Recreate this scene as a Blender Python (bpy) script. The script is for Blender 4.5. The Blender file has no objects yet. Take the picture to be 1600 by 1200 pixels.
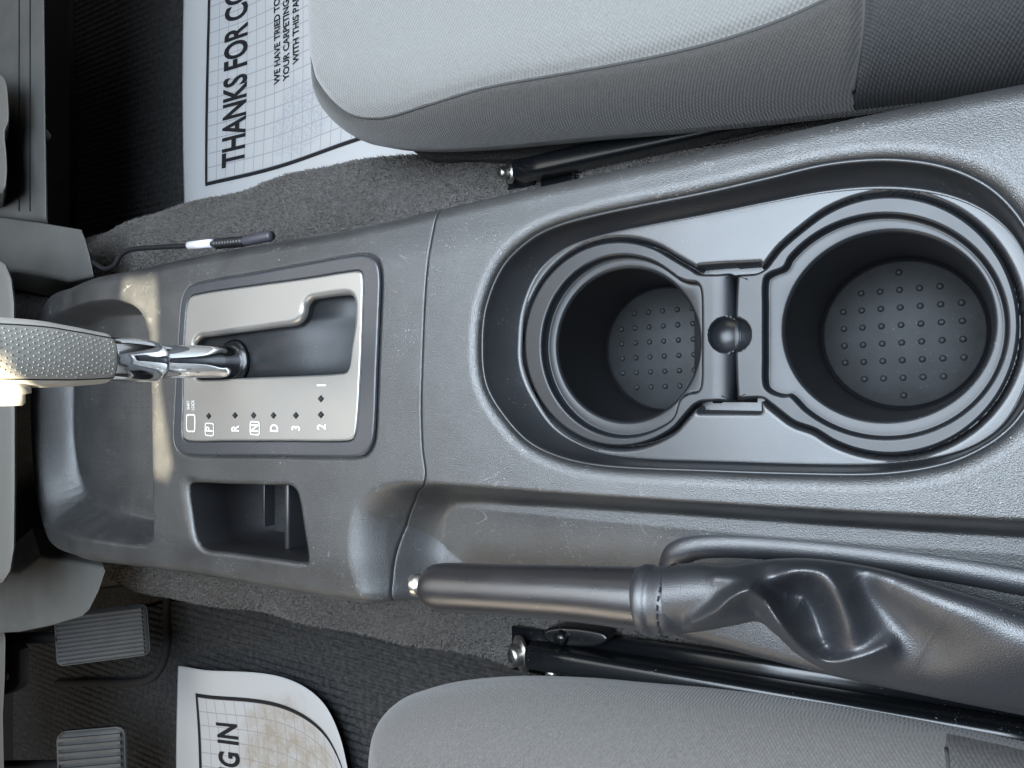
import bpy, bmesh, math, random
import numpy as np
from mathutils import Vector, Matrix
from mathutils.geometry import tessellate_polygon
random.seed(7); rng = np.random.default_rng(7)
SC = bpy.context.scene
COL = SC.collection
R = math.radians
# ------------------------------------------------------------------ camera
TILT, F, H = R(32.0), 1180.0, 0.333          # optical axis off the vertical, focal length in photo pixels, height above the console top
sT, cT = math.sin(TILT), math.cos(TILT)
cam_d = bpy.data.cameras.new("camera"); cam = bpy.data.objects.new("camera", cam_d); COL.objects.link(cam)
cam_d.sensor_width = 36.0; cam_d.lens = 36.0*F/1600.0; cam_d.clip_start = 0.01; cam_d.clip_end = 50
cam.matrix_world = Matrix(((cT, 0, sT, 0), (0, 1, 0, 0), (-sT, 0, cT, H), (0, 0, 0, 1)))
SC.camera = cam
# ------------------------------------------------------------------ world and lamps
W = bpy.data.worlds.new("World"); SC.world = W; W.use_nodes = True
bg = W.node_tree.nodes["Background"]; bg.inputs[0].default_value = (0.95, 0.95, 0.95, 1); bg.inputs[1].default_value = 0.07
SC.view_settings.view_transform = 'Standard'; SC.view_settings.look = 'None'
SC.view_settings.exposure = 0.1; SC.view_settings.gamma = 1.0; SC.view_settings.use_curve_mapping = False
def area(name, loc, target, sx, sy, power, color):
    l = bpy.data.lights.new(name, 'AREA'); l.shape = 'RECTANGLE'; l.size = sx; l.size_y = sy; l.energy = power; l.color = color
    o = bpy.data.objects.new(name, l); COL.objects.link(o); o.location = loc
    d = Vector(target)-Vector(loc); o.rotation_euler = d.to_track_quat('-Z', 'Y').to_euler(); return o
area("overhead_light", (-0.10, 0.20, 0.95), (-0.06, 0.08, 0), 0.80, 0.80, 39.0, (0.75, 0.87, 1.0))  # broad overhead lamp, placed so the level console tops reflect it
area("windscreen_top_light", (-1.00, 0.10, 0.98), (-0.50, 0.05, 0), 0.70, 0.85, 5.5, (1.0, 0.97, 0.92))
area("passenger_window_light", (-0.45, 1.25, 0.75), (-0.45, 0.1, -0.1), 1.1, 0.45, 3.0, (1.0, 0.97, 0.92))
area("driver_window_light", (-0.75, -1.20, 0.75), (-0.65, -0.1, -0.1), 0.9, 0.45, 7.5, (1.0, 0.87, 0.70))
# ------------------------------------------------------------------ unprojection: photo pixel + height -> point of the car
def P(px, py, z=0.0):
    a, b = (px-800.0)/F, (600.0-py)/F
    t = (H-z)/(cT+a*sT)
    return Vector((t*(-sT+a*cT), t*b, z))
def Pn(px, py, z):
    px, py, z = np.asarray(px, float), np.asarray(py, float), np.asarray(z, float)
    a, b = (px-800.0)/F, (600.0-py)/F
    t = (H-z)/(cT+a*sT)
    return np.stack([t*(-sT+a*cT), t*b, z+0*t], -1)
def depth(px, z): return (H-z)/(cT+(px-800.0)/F*sT)
def smooth(pts, closed=True, sub=8):
    """centripetal-ish Catmull-Rom through the points"""
    p = [np.array(q, float) for q in pts]; n = len(p); out = []
    rngi = range(n) if closed else range(n-1)
    for i in rngi:
        if closed: a, b, c, d = p[i-1], p[i], p[(i+1) % n], p[(i+2) % n]
        else: a, b, c, d = p[max(i-1, 0)], p[i], p[i+1], p[min(i+2, n-1)]
        lb = np.linalg.norm(c-b)+1e-9
        la = np.linalg.norm(b-a)+1e-9; lc = np.linalg.norm(d-c)+1e-9
        m1 = (c-a)*(lb/(la+lb)) if la > 1e-8 else (c-b)
        m2 = (d-b)*(lb/(lb+lc)) if lc > 1e-8 else (c-b)
        for k in range(sub):
            t = k/sub; t2, t3 = t*t, t*t*t
            out.append((2*t3-3*t2+1)*b+(t3-2*t2+t)*m1+(-2*t3+3*t2)*c+(t3-t2)*m2)
    if not closed: out.append(p[-1])
    return np.array(out)
def poly(pts, z=0.0, sub=8, closed=True):
    """photo outline -> smoothed world XY outline at height z (points may carry their own z)"""
    w = [P(q[0], q[1], q[2] if len(q) > 2 else z)[:2] for q in pts]
    return smooth(w, closed, sub)
def sdf(pl, X, Y, closed=True):
    """signed distance (inside positive) and nearest point on outline"""
    shp = X.shape; x = X.ravel(); y = Y.ravel()
    A = pl; B = np.roll(pl, -1, 0) if closed else pl[1:]
    if not closed: A = pl[:-1]
    best = np.full(x.shape, 1e9); nx = np.zeros_like(x); ny = np.zeros_like(x); ins = np.zeros(x.shape, bool)
    for (ax, ay), (bx, by) in zip(A, B):
        dx, dy = bx-ax, by-ay; L = dx*dx+dy*dy
        if L < 1e-16: continue
        t = np.clip(((x-ax)*dx+(y-ay)*dy)/L, 0, 1)
        qx, qy = ax+t*dx, ay+t*dy
        d = (x-qx)**2+(y-qy)**2; m = d < best
        best = np.where(m, d, best); nx = np.where(m, qx, nx); ny = np.where(m, qy, ny)
        if closed and abs(dy) > 1e-12:
            c = (ay > y) != (by > y)
            ins ^= c & (x < (bx-ax)*(y-ay)/(by-ay)+ax)
    d = np.sqrt(best)
    if closed: d = np.where(ins, d, -d)
    return d.reshape(shp), nx.reshape(shp), ny.reshape(shp)
def ss(x): x = np.clip(x, 0, 1); return x*x*(3-2*x)
def offset(pl, d):
    """move a closed outline outwards by d"""
    A = np.roll(pl, 1, 0); B = np.roll(pl, -1, 0); t = B-A; t /= np.linalg.norm(t, axis=1)[:, None]+1e-12
    area2 = np.sum(pl[:, 0]*B[:, 1]-B[:, 0]*pl[:, 1])
    n = np.stack([t[:, 1], -t[:, 0]], 1)*(1 if area2 > 0 else -1)
    return pl+n*d
# ------------------------------------------------------------------ objects
def mesh_obj(name, verts, faces, mat, parent=None, smooth_=True):
    me = bpy.data.meshes.new(name)
    verts = np.asarray(verts, dtype=np.float32).reshape(-1, 3)
    if len(verts) < 5000 or (isinstance(faces, list) and len({len(f) for f in faces}) > 1): me.from_pydata(verts.tolist(), [], faces)
    else: fast(me, verts, faces)
    if smooth_: me.polygons.foreach_set('use_smooth', np.ones(len(me.polygons), bool))
    me.update(); me.validate()
    if mat: me.materials.append(mat)
    o = bpy.data.objects.new(name, me); COL.objects.link(o)
    if parent is not None:
        o.parent = parent; o.matrix_parent_inverse = Matrix.Translation(-parent.location) if parent.type == 'EMPTY' else Matrix.Identity(4)
    return o
def fast(me, verts, faces):
    faces = np.asarray(faces, dtype=np.int32)
    k = faces.shape[1]
    me.vertices.add(len(verts)); me.vertices.foreach_set('co', verts.ravel())
    me.loops.add(faces.size); me.loops.foreach_set('vertex_index', faces.ravel())
    me.polygons.add(len(faces)); me.polygons.foreach_set('loop_start', np.arange(0, faces.size, k, dtype=np.int32))
    me.polygons.foreach_set('loop_total', np.full(len(faces), k, dtype=np.int32)); me.update(calc_edges=True)
def thing(name, label, cat, loc=(0, 0, 0), group=None):
    o = bpy.data.objects.new(name, None); COL.objects.link(o); o.location = loc; o.empty_display_size = 0.02
    o['label'] = label; o['category'] = cat
    if group: o['group'] = group
    return o
def tag(o, label, cat, group=None):
    o['label'] = label; o['category'] = cat
    if group: o['group'] = group
    return o
def grid_mesh(name, V, mat, parent=None, keep=None, flip=False, wrap=False):
    """V: (n,m,3) grid of points"""
    n, m = V.shape[:2]; idx = np.arange(n*m).reshape(n, m)
    if wrap: idx = np.concatenate([idx, idx[:, :1]], 1)
    q = np.stack([idx[:-1, :-1], idx[1:, :-1], idx[1:, 1:], idx[:-1, 1:]], -1)
    if flip: q = q[..., ::-1]
    q = q.reshape(-1, 4)
    if keep is not None: q = q[keep.ravel()]
    used = np.zeros(n*m, bool); used[q.ravel()] = True
    re = np.cumsum(used)-1
    v = V.reshape(-1, 3)[used]; f = re[q]
    if len(v) < 5000: return mesh_obj(name, v, f.tolist(), mat, parent)
    return mesh_obj(name, v, f, mat, parent)
def loft(name, rings, mat, parent=None, cap_bottom=False, cap_top=False, flip=False):
    """rings: list of (n,3) closed rings with equal counts"""
    n = len(rings[0]); V = np.concatenate(rings, 0); f = []
    for k in range(len(rings)-1):
        for i in range(n):
            j = (i+1) % n; q = [k*n+i, k*n+j, (k+1)*n+j, (k+1)*n+i]
            f.append(q[::-1] if flip else q)
    if cap_bottom or cap_top:
        for which, do in ((len(rings)-1, cap_bottom), (0, cap_top)):
            if do:
                tr = tessellate_polygon([[Vector(p) for p in rings[which]]])
                f += [[which*n+a for a in t] for t in tr]
    me = bpy.data.meshes.new(name); me.from_pydata([tuple(v) for v in V], [], f)
    bm = bmesh.new(); bm.from_mesh(me); bmesh.ops.recalc_face_normals(bm, faces=bm.faces); bm.to_mesh(me); bm.free()
    me.polygons.foreach_set('use_smooth', np.ones(len(me.polygons), bool)); me.materials.append(mat)
    o = bpy.data.objects.new(name, me); COL.objects.link(o)
    if parent is not None: o.parent = parent; o.matrix_parent_inverse = Matrix.Translation(-parent.location) if parent.type == 'EMPTY' else Matrix.Identity(4)
    return o
def ring(pl, z): return np.concatenate([pl, np.full((len(pl), 1), z) if np.isscalar(z) else np.asarray(z)[:, None]], 1)
def between(a, b, t): return a*(1-t)+b*t
def sharp(o, ang=35):
    m = o.modifiers.new('ws', 'EDGE_SPLIT'); m.split_angle = R(ang); return o
def tube(name, pts, rad, mat, parent=None, seg=20, cap=True, sx=1.0):
    pts = [np.array(p, float) for p in pts]; n = len(pts)
    rad = [rad]*n if np.isscalar(rad) else list(rad)
    V = []; up = np.array([0, 0, 1.0]); prev = None
    for i in range(n):
        t = pts[min(i+1, n-1)]-pts[max(i-1, 0)]; t /= np.linalg.norm(t)+1e-12
        if prev is None:
            a = np.cross(up, t)
            if np.linalg.norm(a) < 0.1: a = np.array([0, 1.0, 0])
        else: a = prev-t*np.dot(prev, t)
        a /= np.linalg.norm(a); b = np.cross(t, a); prev = a
        an = np.linspace(0, 2*np.pi, seg, endpoint=False)
        V.append(pts[i]+rad[i]*(np.cos(an)[:, None]*a*sx+np.sin(an)[:, None]*b))
    return loft(name, V, mat, parent, cap, cap)
def slab(name, pts, z, thick, mat, parent=None, bev=0.002, sub=0, under=0.0):
    """outline traced at height z, given real thickness; under = how far the flank tucks forward towards its foot"""
    w = [P(q[0], q[1], q[2] if len(q) > 2 else z) for q in pts]
    if sub: 
        s = smooth([tuple(v) for v in w], True, sub); w = [Vector(v) for v in s]
    bm = bmesh.new()
    top = [bm.verts.new(v) for v in w]; bot = [bm.verts.new(v-Vector((under*thick, 0, thick))) for v in w]
    n = len(w)
    tf = bm.faces.new(top); bm.faces.new(bot[::-1])
    for i in range(n): bm.faces.new((top[i], bot[i], bot[(i+1) % n], top[(i+1) % n]))
    bmesh.ops.recalc_face_normals(bm, faces=bm.faces)
    if bev:
        ed = [e for e in bm.edges if (e.verts[0] in top) and (e.verts[1] in top)]
        bmesh.ops.bevel(bm, geom=ed, offset=bev, segments=4, profile=0.5, affect='EDGES', clamp_overlap=True)
    me = bpy.data.meshes.new(name); bm.to_mesh(me); bm.free(); me.materials.append(mat)
    me.polygons.foreach_set('use_smooth', np.ones(len(me.polygons), bool))
    o = bpy.data.objects.new(name, me); COL.objects.link(o); sharp(o, 30)
    if parent is not None: o.parent = parent; o.matrix_parent_inverse = Matrix.Translation(-parent.location) if parent.type == 'EMPTY' else Matrix.Identity(4)
    return o
def text_mesh(body, size, bold=0.0, xs=1.0, align='CENTER', space=1.0):
    c = bpy.data.curves.new('lettering', 'FONT'); c.body = body; c.size = size; c.align_x = align; c.align_y = 'CENTER'
    c.offset = bold; c.space_character = space; c.resolution_u = 4
    o = bpy.data.objects.new('lettering', c); COL.objects.link(o)
    bpy.context.view_layer.update()
    me = bpy.data.meshes.new_from_object(o.evaluated_get(bpy.context.evaluated_depsgraph_get()))
    v = np.array([tuple(q.co) for q in me.vertices]); f = [list(p.vertices) for p in me.polygons]
    bpy.data.objects.remove(o); bpy.data.meshes.remove(me); bpy.data.curves.remove(c)
    v[:, 0] *= xs
    return v, f
# ------------------------------------------------------------------ materials
def mat(name, color, rough=0.5, metal=0.0, spec=0.5, bump=None, var=0.0, vscale=40.0, dust=0.0, coat=0.0, sheen=0.0, rvar=0.0, scratch=0.0):
    """bump: list of (kind, scale, strength, distance)"""
    m = bpy.data.materials.new(name); m.use_nodes = True; nt = m.node_tree; N, L = nt.nodes, nt.links
    b = N['Principled BSDF']; b.inputs['Roughness'].default_value = rough; b.inputs['Metallic'].default_value = metal
    b.inputs['Specular IOR Level'].default_value = spec
    b.inputs['Coat Weight'].default_value = coat; b.inputs['Sheen Weight'].default_value = sheen
    tc = N.new('ShaderNodeTexCoord'); co = tc.outputs['Object']
    col = None
    rgb = (*color, 1)
    b.inputs['Base Color'].default_value = rgb
    if var:
        n = N.new('ShaderNodeTexNoise'); n.inputs['Scale'].default_value = vscale; n.inputs['Detail'].default_value = 6; n.inputs['Roughness'].default_value = 0.65
        L.new(co, n.inputs['Vector'])
        r = N.new('ShaderNodeValToRGB'); r.color_ramp.elements[0].position = 0.3; r.color_ramp.elements[1].position = 0.7
        r.color_ramp.elements[0].color = (*[c*(1-var) for c in color], 1); r.color_ramp.elements[1].color = (*[min(1, c*(1+var)) for c in color], 1)
        L.new(n.outputs['Fac'], r.inputs['Fac']); col = r.outputs['Color']
    if dust:
        n = N.new('ShaderNodeTexNoise'); n.inputs['Scale'].default_value = 900; n.inputs['Detail'].default_value = 3
        L.new(co, n.inputs['Vector'])
        n2 = N.new('ShaderNodeTexNoise'); n2.inputs['Scale'].default_value = 22; n2.inputs['Detail'].default_value = 4; L.new(co, n2.inputs['Vector'])
        r = N.new('ShaderNodeValToRGB'); r.color_ramp.elements[0].position = 0.66; r.color_ramp.elements[1].position = 0.74
        L.new(n.outputs['Fac'], r.inputs['Fac'])
        r2 = N.new('ShaderNodeMapRange'); r2.inputs[1].default_value = 0.48; r2.inputs[2].default_value = 0.64; L.new(n2.outputs['Fac'], r2.inputs[0])
        mu = N.new('ShaderNodeMath'); mu.operation = 'MULTIPLY'; L.new(r.outputs['Color'], mu.inputs[0]); L.new(r2.outputs[0], mu.inputs[1])
        mu2 = N.new('ShaderNodeMath'); mu2.operation = 'MULTIPLY'; mu2.inputs[1].default_value = dust; L.new(mu.outputs[0], mu2.inputs[0])
        mx = N.new('ShaderNodeMix'); mx.data_type = 'RGBA'; mx.inputs[7].default_value = (0.55, 0.53, 0.5, 1)
        if col: L.new(col, mx.inputs[6])
        else: mx.inputs[6].default_value = rgb
        L.new(mu2.outputs[0], mx.inputs[0]); col = mx.outputs[2]
    if scratch:
        n = N.new('ShaderNodeTexNoise'); n.inputs['Scale'].default_value = 28; n.inputs['Detail'].default_value = 1.5; n.inputs['Distortion'].default_value = 2.5; L.new(co, n.inputs['Vector'])
        a1 = N.new('ShaderNodeMath'); a1.operation = 'SUBTRACT'; a1.inputs[1].default_value = 0.5; L.new(n.outputs['Fac'], a1.inputs[0])
        a2 = N.new('ShaderNodeMath'); a2.operation = 'ABSOLUTE'; L.new(a1.outputs[0], a2.inputs[0])
        a3 = N.new('ShaderNodeMapRange'); a3.inputs[1].default_value = 0.0; a3.inputs[2].default_value = 0.005; a3.inputs[3].default_value = 1; a3.inputs[4].default_value = 0; L.new(a2.outputs[0], a3.inputs[0])
        n2 = N.new('ShaderNodeTexNoise'); n2.inputs['Scale'].default_value = 90; n2.inputs['Detail'].default_value = 2; L.new(co, n2.inputs['Vector'])
        a4 = N.new('ShaderNodeMapRange'); a4.inputs[1].default_value = 0.53; a4.inputs[2].default_value = 0.58; a4.inputs[4].default_value = scratch; L.new(n2.outputs['Fac'], a4.inputs[0])
        a5 = N.new('ShaderNodeMath'); a5.operation = 'MULTIPLY'; L.new(a3.outputs[0], a5.inputs[0]); L.new(a4.outputs[0], a5.inputs[1])
        mx = N.new('ShaderNodeMix'); mx.data_type = 'RGBA'; mx.inputs[7].default_value = (0.42, 0.42, 0.42, 1); L.new(a5.outputs[0], mx.inputs[0])
        if col: L.new(col, mx.inputs[6])
        else: mx.inputs[6].default_value = rgb
        col = mx.outputs[2]
    if col: L.new(col, b.inputs['Base Color'])
    if rvar:
        n = N.new('ShaderNodeTexNoise'); n.inputs['Scale'].default_value = 30; n.inputs['Detail'].default_value = 5; L.new(co, n.inputs['Vector'])
        mr = N.new('ShaderNodeMapRange'); mr.inputs[1].default_value = 0.3; mr.inputs[2].default_value = 0.7
        mr.inputs[3].default_value = max(0.02, rough-rvar); mr.inputs[4].default_value = rough+rvar
        L.new(n.outputs['Fac'], mr.inputs[0]); L.new(mr.outputs[0], b.inputs['Roughness'])
    prev = None
    for kind, sc, st, di in (bump or []):
        if kind == 'noise':
            t = N.new('ShaderNodeTexNoise'); t.inputs['Scale'].default_value = sc; t.inputs['Detail'].default_value = 3; L.new(co, t.inputs['Vector']); out = t.outputs['Fac']
        elif kind == 'cell':
            t = N.new('ShaderNodeTexVoronoi'); t.inputs['Scale'].default_value = sc; L.new(co, t.inputs['Vector']); out = t.outputs['Distance']
        elif kind in ('wavex', 'wavey', 'waved', 'wavee'):
            t = N.new('ShaderNodeTexWave'); t.wave_type = 'BANDS'; t.bands_direction = 'X' if kind != 'wavey' else 'Y'
            t.inputs['Scale'].default_value = sc; t.inputs['Distortion'].default_value = 0.6; t.inputs['Detail Scale'].default_value = 3; t.inputs['Detail'].default_value = 1
            if kind in ('waved', 'wavee'):
                mp = N.new('ShaderNodeMapping'); mp.inputs['Rotation'].default_value = (0, 0, R(38 if kind == 'waved' else -52)); L.new(co, mp.inputs['Vector']); L.new(mp.outputs[0], t.inputs['Vector'])
            else: L.new(co, t.inputs['Vector'])
            out = t.outputs['Fac']
        bp = N.new('ShaderNodeBump'); bp.inputs['Strength'].default_value = st; bp.inputs['Distance'].default_value = di
        L.new(out, bp.inputs['Height'])
        if prev: L.new(prev, bp.inputs['Normal'])
        prev = bp.outputs['Normal']
    if prev: L.new(prev, b.inputs['Normal'])
    return m
GR = [('noise', 1600, 0.6, 0.00045), ('noise', 3000, 0.5, 0.0003)]
M = {}
M['console'] = mat('grained console plastic', (0.022, 0.023, 0.024), 0.35, spec=0.90, bump=GR, var=0.30, vscale=30, dust=0.7, rvar=0.025, scratch=0.20)
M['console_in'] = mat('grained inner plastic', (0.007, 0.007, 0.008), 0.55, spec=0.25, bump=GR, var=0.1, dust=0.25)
M['liner'] = mat('smooth liner plastic', (0.017, 0.018, 0.020), 0.30, spec=0.48, bump=[('noise', 2200, 0.18, 0.0002)], var=0.1, vscale=50, dust=0.2, rvar=0.02)
M['insert'] = mat('rubbery cup insert', (0.008, 0.009, 0.011), 0.34, spec=0.34, bump=[('noise', 2500, 0.1, 0.0001)], var=0.12, vscale=80, dust=0.12, rvar=0.03)
M['cupwall'] = mat('cup wall plastic', (0.006, 0.006, 0.007), 0.42, spec=0.35, bump=[('noise', 900, 0.1, 0.0002)])
M['rubber'] = mat('black rubber', (0.009, 0.010, 0.011), 0.6, spec=0.25, var=0.35, vscale=70, bump=[('noise', 1200, 0.15, 0.0003)], dust=0.08)
M['bezel'] = mat('satin dark bezel', (0.026, 0.028, 0.033), 0.30, spec=0.5, dust=0.15, rvar=0.04)
M['silver'] = mat('brushed titanium paint', (0.275, 0.272, 0.262), 0.36, metal=0.75, bump=[('noise', 1800, 0.05, 0.0001)], dust=0.1, rvar=0.04)
M['gate'] = mat('gate slider plastic', (0.010, 0.011, 0.013), 0.50, spec=0.35, var=0.15, dust=0.15, rvar=0.05)
M['white'] = mat('white marking paint', (0.75, 0.75, 0.72), 0.5)
M['chrome'] = mat('polished chrome', (0.80, 0.81, 0.83), 0.055, metal=1.0, rvar=0.02)
M['steel'] = mat('zinc steel', (0.45, 0.44, 0.42), 0.32, metal=1.0, var=0.35, vscale=200, bump=[('noise', 700, 0.3, 0.0003)])
M['black'] = mat('gloss black paint', (0.004, 0.005, 0.006), 0.24, spec=0.40, dust=0.35, bump=[('noise', 90, 0.06, 0.001)])
M['blackmat'] = mat('dull black', (0.008, 0.008, 0.009), 0.75, spec=0.3, dust=0.3)
M['grip'] = mat('satin grip leather', (0.014, 0.013, 0.014), 0.31, spec=0.8, bump=[('noise', 1500, 0.3, 0.0003), ('noise', 400, 0.08, 0.0005)], dust=0.2, rvar=0.05)
M['leather'] = mat('soft dark leather', (0.014, 0.015, 0.018), 0.42, spec=0.85, bump=[('noise', 1700, 0.5, 0.0004)], dust=0.30, rvar=0.03, var=0.1)
M['thread'] = mat('black thread', (0.006, 0.006, 0.008), 0.8)
M['knob'] = mat('champagne knob plastic', (0.46, 0.44, 0.40), 0.42, spec=0.5, bump=[('noise', 2500, 0.3, 0.0002)], var=0.08, rvar=0.05)
M['knobface'] = mat('dark knob insert', (0.33, 0.32, 0.29), 0.45, spec=0.5, bump=[('noise', 1500, 0.2, 0.0002)], dust=0.4)
M['carpet'] = mat('grey loop carpet', (0.078, 0.074, 0.070), 0.95, spec=0.1, bump=[('noise', 330, 1.0, 0.004), ('noise', 900, 1.0, 0.002)], var=0.45, vscale=260, dust=0.5)
M['fibre'] = mat('carpet fibres', (0.088, 0.083, 0.079), 0.9, spec=0.15, var=0.55, vscale=500, sheen=0.2)
M['mat'] = mat('black ribbed mat', (0.034, 0.035, 0.036), 0.9, spec=0.15, bump=[('wavey', 34, 0.9, 0.003), ('noise', 300, 0.9, 0.003)], var=0.5, vscale=150)
M['matedge'] = mat('mat edge', (0.022, 0.022, 0.022), 0.7, spec=0.2, bump=[('noise', 400, 0.4, 0.001)])
M['dash'] = mat('dash plastic', (0.060, 0.061, 0.059), 0.6, spec=0.35, bump=[('noise', 500, 0.15, 0.0005)], var=0.15, vscale=25)
M['dashlight'] = mat('dash trim', (0.085, 0.085, 0.080), 0.55, spec=0.4, bump=[('noise', 800, 0.2, 0.0005)])
M['pedal'] = mat('pedal rubber', (0.06, 0.06, 0.06), 0.6, spec=0.35, var=0.2)
M['cable'] = mat('black cable', (0.010, 0.010, 0.012), 0.35, spec=0.5)
M['tag'] = mat('white tape', (0.55, 0.55, 0.60), 0.5)
M['conduit'] = mat('grey conduit', (0.04, 0.04, 0.05), 0.4)
M['ink'] = mat('black ink', (0.012, 0.012, 0.014), 0.7, spec=0.2)
M['greyink'] = mat('grey ink', (0.10, 0.10, 0.12), 0.7, spec=0.2)
WEAVE = [('waved', 215, 0.4, 0.0006), ('wavee', 240, 0.3, 0.0005)]
M['seat_light'] = mat('pale woven seat fabric', (0.145, 0.146, 0.141), 0.9, spec=0.15, bump=[('waved', 165, 0.35, 0.0006), ('wavee', 165, 0.35, 0.0006)], var=0.10, vscale=700, sheen=0.3)
M['seat_mid'] = mat('taupe ribbed seat fabric', (0.042, 0.040, 0.038), 0.9, spec=0.2, bump=WEAVE, var=0.18, vscale=600, sheen=0.2)
M['seat_mid2'] = mat('warm grey driver fabric', (0.095, 0.089, 0.085), 0.9, spec=0.2, bump=WEAVE, var=0.18, vscale=600, sheen=0.2)
M['seat_mid_shaded'] = mat('shaded passenger fabric', (0.030, 0.030, 0.031), 0.9, spec=0.2, bump=WEAVE, var=0.2, vscale=600)  # darker bolster fabric; the shadow behind the seam is put into the colour
M['seat_under'] = mat('coarse dark trim weave', (0.055, 0.053, 0.052), 0.9, spec=0.2, bump=[('waved', 260, 1.0, 0.0015), ('wavee', 260, 0.8, 0.001)], var=0.4, vscale=900)
M['seam'] = mat('seam thread', (0.045, 0.045, 0.045), 0.8, spec=0.2)
def paper_material(stain):
    m = bpy.data.materials.new('printed paper'); m.use_nodes = True; N, L = m.node_tree.nodes, m.node_tree.links
    b = N['Principled BSDF']; b.inputs['Roughness'].default_value = 0.75; b.inputs['Specular IOR Level'].default_value = 0.25
    uv = N.new('ShaderNodeAttribute'); uv.attribute_name = 'paper_uv'
    sep = N.new('ShaderNodeSeparateXYZ'); L.new(uv.outputs['Vector'], sep.inputs[0])
    def math_(op, a, bb, c=None):
        n = N.new('ShaderNodeMath'); n.operation = op
        for i, v in enumerate((a, bb, c)):
            if v is None: continue
            if isinstance(v, (int, float)): n.inputs[i].default_value = v
            else: L.new(v, n.inputs[i])
        return n.outputs[0]
    g = []
    for k in (0, 1):
        f = math_('FRACT', math_('DIVIDE', sep.outputs[k], 0.0185), None)
        g.append(math_('GREATER_THAN', math_('ABSOLUTE', math_('SUBTRACT', f, 0.5), None), 0.468))
    line = math_('MAXIMUM', g[0], g[1])
    ins = math_('MULTIPLY', math_('GREATER_THAN', sep.outputs[0], 0.053), math_('GREATER_THAN', sep.outputs[1], 0.036))
    line = math_('MULTIPLY', math_('MULTIPLY', line, ins), 0.42)
    mx = N.new('ShaderNodeMix'); mx.data_type = 'RGBA'; mx.inputs[6].default_value = (0.37, 0.375, 0.38, 1); mx.inputs[7].default_value = (0.05, 0.05, 0.08, 1)
    L.new(line, mx.inputs[0]); col = mx.outputs[2]
    no = N.new('ShaderNodeTexNoise'); no.inputs['Scale'].default_value = 230 if not stain else 45; no.inputs['Detail'].default_value = 5 if not stain else 12; no.inputs['Roughness'].default_value = 0.55 if not stain else 0.78; no.inputs['Distortion'].default_value = 0.0 if not stain else 0.6
    L.new(uv.outputs['Vector'], no.inputs['Vector'])
    cx, cy, rr = stain_c = (0.235, 0.085, 0.055) if not stain else (0.23, 0.125, 0.115)
    dist = math_('SQRT', math_('ADD', math_('POWER', math_('SUBTRACT', sep.outputs[0], cx), 2.0), math_('POWER', math_('SUBTRACT', sep.outputs[1], cy), 2.0)), None)
    n2 = N.new('ShaderNodeTexNoise'); n2.inputs['Scale'].default_value = 25; L.new(uv.outputs['Vector'], n2.inputs['Vector'])
    dist = math_('ADD', dist, math_('MULTIPLY', math_('SUBTRACT', n2.outputs['Fac'], 0.5), 0.05))
    mr = N.new('ShaderNodeMapRange'); mr.inputs[1].default_value = rr*0.7; mr.inputs[2].default_value = rr; mr.inputs[3].default_value = 1; mr.inputs[4].default_value = 0; L.new(dist, mr.inputs[0])
    sp = N.new('ShaderNodeMapRange'); sp.inputs[1].default_value = 0.42 if not stain else 0.38; sp.inputs[2].default_value = 0.6; sp.inputs[3].default_value = 0.1; sp.inputs[4].default_value = 0.85; L.new(no.outputs['Fac'], sp.inputs[0])
    fac = math_('MULTIPLY', math_('MULTIPLY', mr.outputs[0], sp.outputs[0]), 0.75 if not stain else 1.0)
    mx2 = N.new('ShaderNodeMix'); mx2.data_type = 'RGBA'; mx2.inputs[7].default_value = (0.26, 0.27, 0.30, 1) if not stain else (0.25, 0.21, 0.16, 1)
    L.new(col, mx2.inputs[6]); L.new(fac, mx2.inputs[0]); L.new(mx2.outputs[2], b.inputs['Base Color'])
    return m
# ================================================================== CARPET TUNNEL (setting)
Zt, Zf = -0.125, -0.33
def hump_edge(x):      # the two shoulders of the tunnel
    yp = 0.182+0.006*np.sin(x*9)-0.020*ss((-0.86-x)/0.25)
    yn = -0.222-0.006*np.sin(x*7+1)-0.060*ss((-0.83-x)/0.25)
    return yp, yn
def carpet_z(x, y):
    yp, yn = hump_edge(x)
    over = np.maximum(y-(yp-0.035), (yn+0.04)-y)
    r = 0.04
    z = Zt-np.where(over > 0, np.where(over < r, r-np.sqrt(np.maximum(r*r-np.minimum(over, r)**2, 0)), r+(over-r)*7), 0)
    z = z+0.004*np.sin(x*23+y*31)+0.003*np.sin(x*51-y*44)
    z = z-0.035*ss((-0.75-x)/0.3)
    z += 0.016*np.exp(-((x+0.50)/0.10)**2-((y-0.15)/0.05)**2)
    return np.maximum(z, Zf-0.002)
xs = np.arange(-1.7, 0.25, 0.004); ys = np.arange(-0.36, 0.34, 0.003)
X, Y = np.meshgrid(xs, ys, indexing='ij')
o = grid_mesh('tunnel_carpet', np.stack([X, Y, carpet_z(X, Y)], -1), M['carpet']); o['kind'] = 'structure'; carpet = o
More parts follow.
